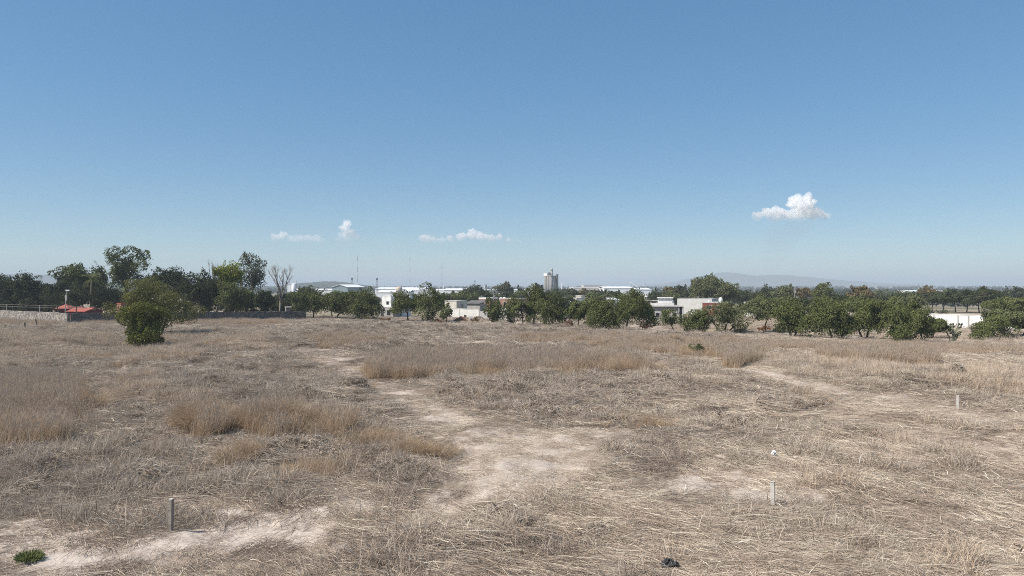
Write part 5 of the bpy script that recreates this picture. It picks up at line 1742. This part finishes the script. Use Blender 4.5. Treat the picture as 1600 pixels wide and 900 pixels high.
def field_points(bands, seed):
    r = np.random.default_rng(seed)
    X, Y, Sc = [], [], []
    for (d0, d1, dn, sc) in bands:
        n = int(.86 * (d1 * d1 - d0 * d0) * dn)
        y = np.sqrt(r.uniform(d0 * d0, d1 * d1, n)); x = r.uniform(-.86, .86, n) * y
        X.append(x); Y.append(y); Sc.append(np.full(n, sc))
    return np.concatenate(X), np.concatenate(Y), np.concatenate(Sc), r


def far_edge(x, y):
    """True inside the field (it ends at the trees and at the stone wall)"""
    px, py = to_px(x, y)
    lim = np.interp(px, [-200, 105, 300, 480, 700, 950, 1100, 1250, 1420, 1800], [500, 503, 501, 500, 506, 517, 523, 530, 537, 537])
    return (py > lim) | ((fbm(x * .15, y * .15, 91) > .46) & (hash2((x * 50).astype(int), (y * 50).astype(int), 5) < .6))


def slope_rot(n, r, a):
    return np.stack([r.normal(0, .05, n), r.normal(0, .05, n), a], -1)


def build_grass():
    BN = [(12, 36, 5.0, 1.0), (36, 70, 2.6, 1.35), (70, 115, 1.3, 1.8), (115, 185, .7, 2.3)]
    # matted straw everywhere except on bare soil
    x, y, s, r = field_points(BN, 1)
    bare = mask(x, y, BARE); path = mask(x, y, PATH); tall = mask(x, y, TALL)
    dn = .45 + .9 * fbm(x * .22, y * .22, 41)
    u = r.uniform(size=len(x))
    dn = dn * np.where(mask(x, y, WEED), .42, 1.0)
    keep = far_edge(x, y) & ~tall & (u < np.where(bare, .15, np.where(path, .27, dn)))
    x, y, s, path = x[keep], y[keep], s[keep], path[keep]
    n = len(x)
    flow = (fbm(x * .09, y * .09, 51, 2) - .5) * 5.5 + .25
    sc = s * r.uniform(.75, 1.25, n)
    scatter('matted_straw', 'flattened grey brown straw matted over the field', np.stack([x, y, terrain(x, y) - .01], -1),
            slope_rot(n, r, flow + r.normal(0, .4, n)), np.stack([sc, sc, sc * np.where(path, .6, 1.0)], -1), r.integers(0, 7, n), protos('matted_straw', STRAW, [(f_mat, 150)], 7))
    # grey weeds
    x, y, s, r = field_points([(12, 36, 6.0, 1.0), (36, 70, 4.0, 1.15), (70, 115, 2.4, 1.4), (115, 185, 1.2, 1.8)], 2)
    m = mask(x, y, WEED); other = mask(x, y, BARE + PATH + TALL)
    clump = fbm(x * .3, y * .3, 61)
    u = r.uniform(size=len(x))
    keep = far_edge(x, y) & ~other & (u < np.where(m, .10 + .95 * sstep(.44, .60, fbm(x * .8, y * .8, 63)), .55 * sstep(.52, .72, clump)))
    x, y, s = x[keep], y[keep], s[keep]; n = len(x)
    sc = s * r.uniform(.7, 1.25, n)
    scatter('grey_weeds', 'low tangled grey weeds standing in patches', np.stack([x, y, terrain(x, y)], -1),
            slope_rot(n, r, r.uniform(0, 2 * PI, n)), np.stack([sc, sc, sc * r.uniform(.7, 1.0, n) / np.sqrt(s)], -1), r.integers(0, 7, n), protos('grey_weed', GREYW, [(f_weed, 68)], 7))
    # bigger clumps of the same weeds, thrown about everywhere except on the bare soil
    x, y, s, r = field_points([(14, 60, .42, 1.0), (60, 115, .30, 1.1), (115, 170, .16, 1.2)], 6)
    other = mask(x, y, BARE + PATH + TALL); m = mask(x, y, WEED + PALE)
    px_, py_ = to_px(x, y)
    wt = np.where(m, 1.0, .45) * np.where((px_ > 1000) & (py_ > 640), .28, 1.0) * np.where((px_ > 640) & (py_ > 740), .3, 1.0)
    keep = far_edge(x, y) & ~other & (r.uniform(size=len(x)) < wt * 1.2 * sstep(.35, .65, fbm(x * .4, y * .4, 95)))
    x, y, s = x[keep], y[keep], s[keep]; n = len(x)
    k5 = 5
    x = (x[:, None] + r.normal(0, .32, (n, k5)) * s[:, None]).ravel(); y = (y[:, None] + r.normal(0, .32, (n, k5)) * s[:, None]).ravel(); s = np.repeat(s, k5); n = len(x)
    sc = s * r.uniform(.8, 1.5, n)
    scatter('weed_clumps', 'tussocks of tangled dry weeds standing above the straw', np.stack([x, y, terrain(x, y)], -1),
            slope_rot(n, r, r.uniform(0, 2 * PI, n)), np.stack([sc, sc, sc * r.uniform(.8, 1.5, n)], -1), r.integers(0, 6, n), protos('weed_clump', GREYW, [(f_weed, 68)], 6))
    # pale upright grass
    x, y, s, r = field_points([(12, 36, 5.0, 1.0), (36, 70, 3.6, 1.1), (70, 115, 2.4, 1.25), (115, 185, 1.2, 1.5)], 3)
    m = mask(x, y, PALE); other = mask(x, y, BARE + PATH + TALL)
    clump = fbm(x * .25 + 30, y * .25, 71)
    u = r.uniform(size=len(x))
    keep = far_edge(x, y) & ~other & (u < np.where(m, .9 * sstep(.3, .6, clump), .22 * sstep(.6, .78, clump)))
    x, y, s = x[keep], y[keep], s[keep]; n = len(x)
    sc = s * r.uniform(.75, 1.25, n)
    scatter('pale_grass', 'pale dry grass standing in loose tufts', np.stack([x, y, terrain(x, y)], -1),
            slope_rot(n, r, r.normal(0, .8, n)), np.stack([sc, sc, sc / np.sqrt(s)], -1), r.integers(0, 6, n), protos('pale_grass', PALEG, [(f_pale, 60)], 6))
    # tall golden grass
    x, y, s, r = field_points([(25, 70, 9.0, 1.0), (70, 115, 5.0, 1.15), (115, 185, 2.5, 1.4)], 4)
    m = mask(x, y, TALL)
    clump = fbm(x * .35 + 9, y * .35, 81)
    u = r.uniform(size=len(x))
    gap = np.hypot((x - X_of(1087, 78)) / 1.6, (y - 77) / 9) > 1
    keep = m & gap & (u < np.where(to_px(x, y)[1] > 558, .75, .40) + 1.5 * np.clip(clump - .25, 0, 1))
    x, y, s, clump = x[keep], y[keep], s[keep], clump[keep]; n = len(x)
    sc = s * r.uniform(.8, 1.2, n)
    zs = (.62 + .6 * clump) * r.uniform(.8, 1.15, n)
    py = to_px(x, y)[1]
    zs = np.where((py > 640), zs * 1.25, np.where(py < 556, zs * .75, zs * 1.32))
    scatter('tall_dry_grass', 'tall golden brown dry grass standing in thick bands', np.stack([x, y, terrain(x, y)], -1),
            slope_rot(n, r, r.normal(0, .5, n)), np.stack([sc, sc, zs], -1), r.integers(0, 6, n), protos('tall_grass', GOLD, [(f_tall, 60), (f_plume, 22)], 6))

    # drooping golden tussocks, several to a heap
    r = np.random.default_rng(31)
    X, Y, Sc = [], [], []
    for (px, py, wpx, k, sc) in [(314, 672, 22, 30, 1.25), (345, 676, 12, 8, .9), (402, 672, 16, 20, 1.05), (436, 674, 22, 30, 1.2), (470, 676, 14, 14, .95), (520, 684, 26, 26, .95), (590, 700, 40, 22, .7), (60, 640, 60, 60, 1.2), (20, 690, 40, 40, 1.15), (95, 620, 18, 24, 1.1),
                                 (150, 560, 80, 40, .8), (250, 575, 60, 30, .8), (340, 545, 70, 30, .8), (640, 590, 60, 40, 1.0), (760, 590, 60, 30, .9), (860, 588, 40, 30, 1.0), (990, 584, 40, 30, 1.0), (1120, 560, 60, 30, .9), (380, 725, 40, 16, .7), (480, 740, 60, 20, .65), (660, 720, 60, 24, .65), (1000, 668, 60, 16, .6), (1270, 632, 40, 14, .6), (550, 610, 30, 10, .6)]:
        D = D_of(py)
        q = r.normal(0, .5, (k, 2))
        X.append(X_of(px, D) + q[:, 0] * wpx / F * D); Y.append(D + q[:, 1] * max(1.0, .5 * wpx / F * D)); Sc.append(sc * r.uniform(.7, 1.15, k))
    x, y, sc = np.concatenate(X), np.concatenate(Y), np.concatenate(Sc); n = len(x)
    scatter('grass_tussocks', 'drooping golden tussocks heaped in the dry grass', np.stack([x, y, terrain(x, y)], -1),
            slope_rot(n, r, r.uniform(0, 2 * PI, n)), np.stack([sc * 1.1, sc * 1.1, sc], -1), r.integers(0, 5, n), protos('tussock', GOLD, [(f_tuss, 150)], 5))
    # collapsed heaps of matted brush, in drifts
    x, y, s, r = field_points([(16, 60, .34, 1.0), (60, 115, .22, 1.15), (115, 165, .09, 1.3)], 14)
    inw = soft_mask(x, y, WEED[:-1]); inp = soft_mask(x, y, PALE[:2] + PALE[3:]); no = mask(x, y, BARE + PATH + TALL)
    keep = far_edge(x, y) & ~no & (r.uniform(size=len(x)) < (.04 + .9 * inw + .4 * inp) * sstep(.36, .56, fbm(x * .3, y * .3, 111)))
    x, y, s = x[keep], y[keep], s[keep]
    k4 = 4
    x = (x[:, None] + r.normal(0, .75, (len(x), k4))).ravel(); y = (y[:, None] + r.normal(0, .5, (len(y), k4))).ravel(); s = np.repeat(s, k4)
    px_, py_ = to_px(x, y); ok = ~mask(x, y, BARE + PATH); x, y, s = x[ok], y[ok], s[ok]; n = len(x)
    sc = s * r.uniform(.55, 1.35, n)
    scatter('brush_heaps', 'collapsed heaps of matted grey brush', np.stack([x, y, terrain(x, y) - .03], -1),
            slope_rot(n, r, r.normal(0, .7, n)), np.stack([sc, sc * r.uniform(.7, 1.1, n), sc * r.uniform(.6, 1.25, n)], -1), r.integers(0, 7, n), protos('brush_heap', GREYW, [(f_heap, 200), (f_shade_core, 45)], 7))
    # short broken straw strewn over the soil
    x, y, s, r = field_points([(12, 36, 5.0, 1.0), (36, 70, 2.0, 1.4)], 9)
    keep = mask(x, y, BARE + PATH) & (r.uniform(size=len(x)) < .2 + .9 * fbm(x * .8, y * .8, 44))
    x, y, s = x[keep], y[keep], s[keep]; n = len(x)
    scatter('straw_chaff', 'broken bits of straw strewn over the bare soil', np.stack([x, y, terrain(x, y) + .005], -1),
            slope_rot(n, r, r.uniform(0, 2 * PI, n)), np.stack([s, s, s * .5], -1), r.integers(0, 5, n), protos('chaff', STRAW, [(f_chaff, 70)], 5))


build_grass()


# ------------------------------------------------------------------ clouds
def cloud(label, D, blobs, dens, flat_y, seed):
    """blobs: (px, py, radius in photo pixels); real size follows from the distance"""
    r = random.Random(seed)
    k = D / F
    import bmesh
    bm = bmesh.new()
    cx = sum(b[0] for b in blobs) / len(blobs)
    zf = Z_of(flat_y, D)
    for (px, py, rp) in blobs:
        for q in range(16):
            rr = rp * k * (.92 if q == 0 else r.uniform(.22, .5))
            off = Vector((0, 0, 0)) if q == 0 else Vector((r.uniform(-1, 1), r.uniform(-1, 1), r.uniform(-.3, 1))).normalized() * rp * k * r.uniform(.7, .95)
            M = Matrix.Translation(Vector(((px - cx) * k, r.uniform(-.5, .5) * rp * k, Z_of(py, D) - zf)) + off) @ Matrix.Diagonal((rr, rr, rr * .85, 1))
            bmesh.ops.create_icosphere(bm, subdivisions=2, radius=1, matrix=M)
    me = bpy.data.meshes.new('cloud'); bm.to_mesh(me); bm.free()
    tmp = bpy.data.objects.new('cloud_shape', me); COL.objects.link(tmp)
    md = tmp.modifiers.new('r', 'REMESH'); md.mode = 'VOXEL'; md.voxel_size = 1.1 * k
    dg = bpy.context.evaluated_depsgraph_get()
    me2 = bpy.data.meshes.new_from_object(tmp.evaluated_get(dg))
    bpy.data.objects.remove(tmp)
    me2.name = 'cloud'
    nv = len(me2.vertices); co = np.empty(nv * 3, np.float32); me2.vertices.foreach_get('co', co); co = co.reshape(-1, 3)
    for fq, am in ((.16, 1.6), (.4, .9), (.9, .5)):
        qx, qy, qz = (co / k * fq).T
        dv = np.stack([fbm(qx + qy, qz, seed, 2), fbm(qx - qy + 40, qz, seed + 5, 2), fbm(qy + qz, qx, seed + 9, 2)], -1) - .5
        co = co + dv * am * 2.4 * k
    me2.vertices.foreach_set('co', co.astype(np.float32).ravel())
    m, t, out = new_mat('cloud')
    p = t.nodes.new('ShaderNodeVolumePrincipled')
    p.inputs['Color'].default_value = (1, 1, 1, 1)
    p.inputs['Anisotropy'].default_value = .3
    tc = t.nodes.new('ShaderNodeTexCoord'); sp = t.nodes.new('ShaderNodeSeparateXYZ')
    t.links.new(tc.outputs['Object'], sp.inputs[0])
    mr = t.nodes.new('ShaderNodeMapRange'); mr.inputs['From Min'].default_value = 1 * k; mr.inputs['From Max'].default_value = 34 * k; mr.interpolation_type = 'SMOOTHSTEP'
    mr.inputs['To Min'].default_value = .03; mr.inputs['To Max'].default_value = 1
    t.links.new(sp.outputs[2], mr.inputs['Value'])
    a = mr
    b = t.nodes.new('ShaderNodeMath'); b.operation = 'MULTIPLY'; b.inputs[1].default_value = dens * 4 / k; t.links.new(a.outputs[0], b.inputs[0])
    t.links.new(b.outputs[0], p.inputs['Density'])
    t.links.new(p.outputs[0], out.inputs['Volume'])
    me2.materials.clear(); me2.materials.append(m)
    o = bpy.data.objects.new('cloud', me2); COL.objects.link(o)
    o.location = (X_of(cx, D), D, zf)
    return tag(o, label, 'cloud', 'small white clouds low in the sky')


cloud('largest white cloud, two puffs on top, above the right half', 21000, [(1182, 341, 9), (1196, 334, 10), (1210, 332, 9), (1222, 338, 12), (1243, 316, 11), (1262, 316, 12), (1252, 330, 14), (1278, 336, 10), (1235, 340, 12), (1290, 340, 7), (1266, 334, 11), (1250, 342, 12), (1210, 342, 10), (1272, 342, 9)], .05, 350, 1)
cloud('long low white cloud left of the silos', 33000, [(662, 374, 8), (675, 376, 8), (690, 377, 7), (704, 375, 7), (720, 371, 8), (738, 368, 9), (752, 371, 9), (766, 374, 8), (780, 372, 6), (796, 377, 6), (812, 378, 5)], .06, 384, 2)
cloud('small upright cloud above the leftmost radio mast', 33000, [(542, 350, 7), (539, 358, 8), (536, 368, 8), (548, 365, 8), (556, 372, 8), (528, 375, 6), (545, 374, 9)], .035, 381, 3)
cloud('faint flat cloud left of the upright one', 34000, [(432, 372, 8), (442, 369, 8), (455, 374, 7), (468, 375, 8), (482, 374, 7), (495, 375, 8), (503, 377, 5)], .04, 384, 4)


def smoke():
    D = 20500; k = D / F
    import bmesh
    bm = bmesh.new(); r = random.Random(6)
    for i in range(60):
        t = (i + r.random()) / 60
        px = 1204 + 30 * t ** 2 + r.uniform(-1, 1) * (2 + 16 * t); py = 436 - 82 * t
        M = Matrix.Translation(Vector(((px - 1215) * k, r.uniform(-4, 4) * k, Z_of(py, D)))) @ Matrix.Diagonal(((5 + 16 * t) * k, (5 + 14 * t) * k, (7 + 8 * t) * k, 1))
        bmesh.ops.create_icosphere(bm, subdivisions=2, radius=1, matrix=M)
    me = bpy.data.meshes.new('smoke'); bm.to_mesh(me); bm.free()
    tmp = bpy.data.objects.new('smoke_shape', me); COL.objects.link(tmp)
    md = tmp.modifiers.new('r', 'REMESH'); md.mode = 'VOXEL'; md.voxel_size = 2.5 * k
    me2 = bpy.data.meshes.new_from_object(tmp.evaluated_get(bpy.context.evaluated_depsgraph_get()))
    bpy.data.objects.remove(tmp)
    m, t, out = new_mat('smoke')
    p = t.nodes.new('ShaderNodeVolumePrincipled')
    p.inputs['Color'].default_value = (.42, .40, .44, 1); p.inputs['Density'].default_value = .0035 / k
    t.links.new(p.outputs[0], out.inputs['Volume'])
    me2.materials.clear(); me2.materials.append(m)
    o = bpy.data.objects.new('smoke', me2); COL.objects.link(o); o.location = (X_of(1215, D), D, 0)
    tag(o, 'faint smoke column rising under the largest cloud', kind='stuff')


smoke()
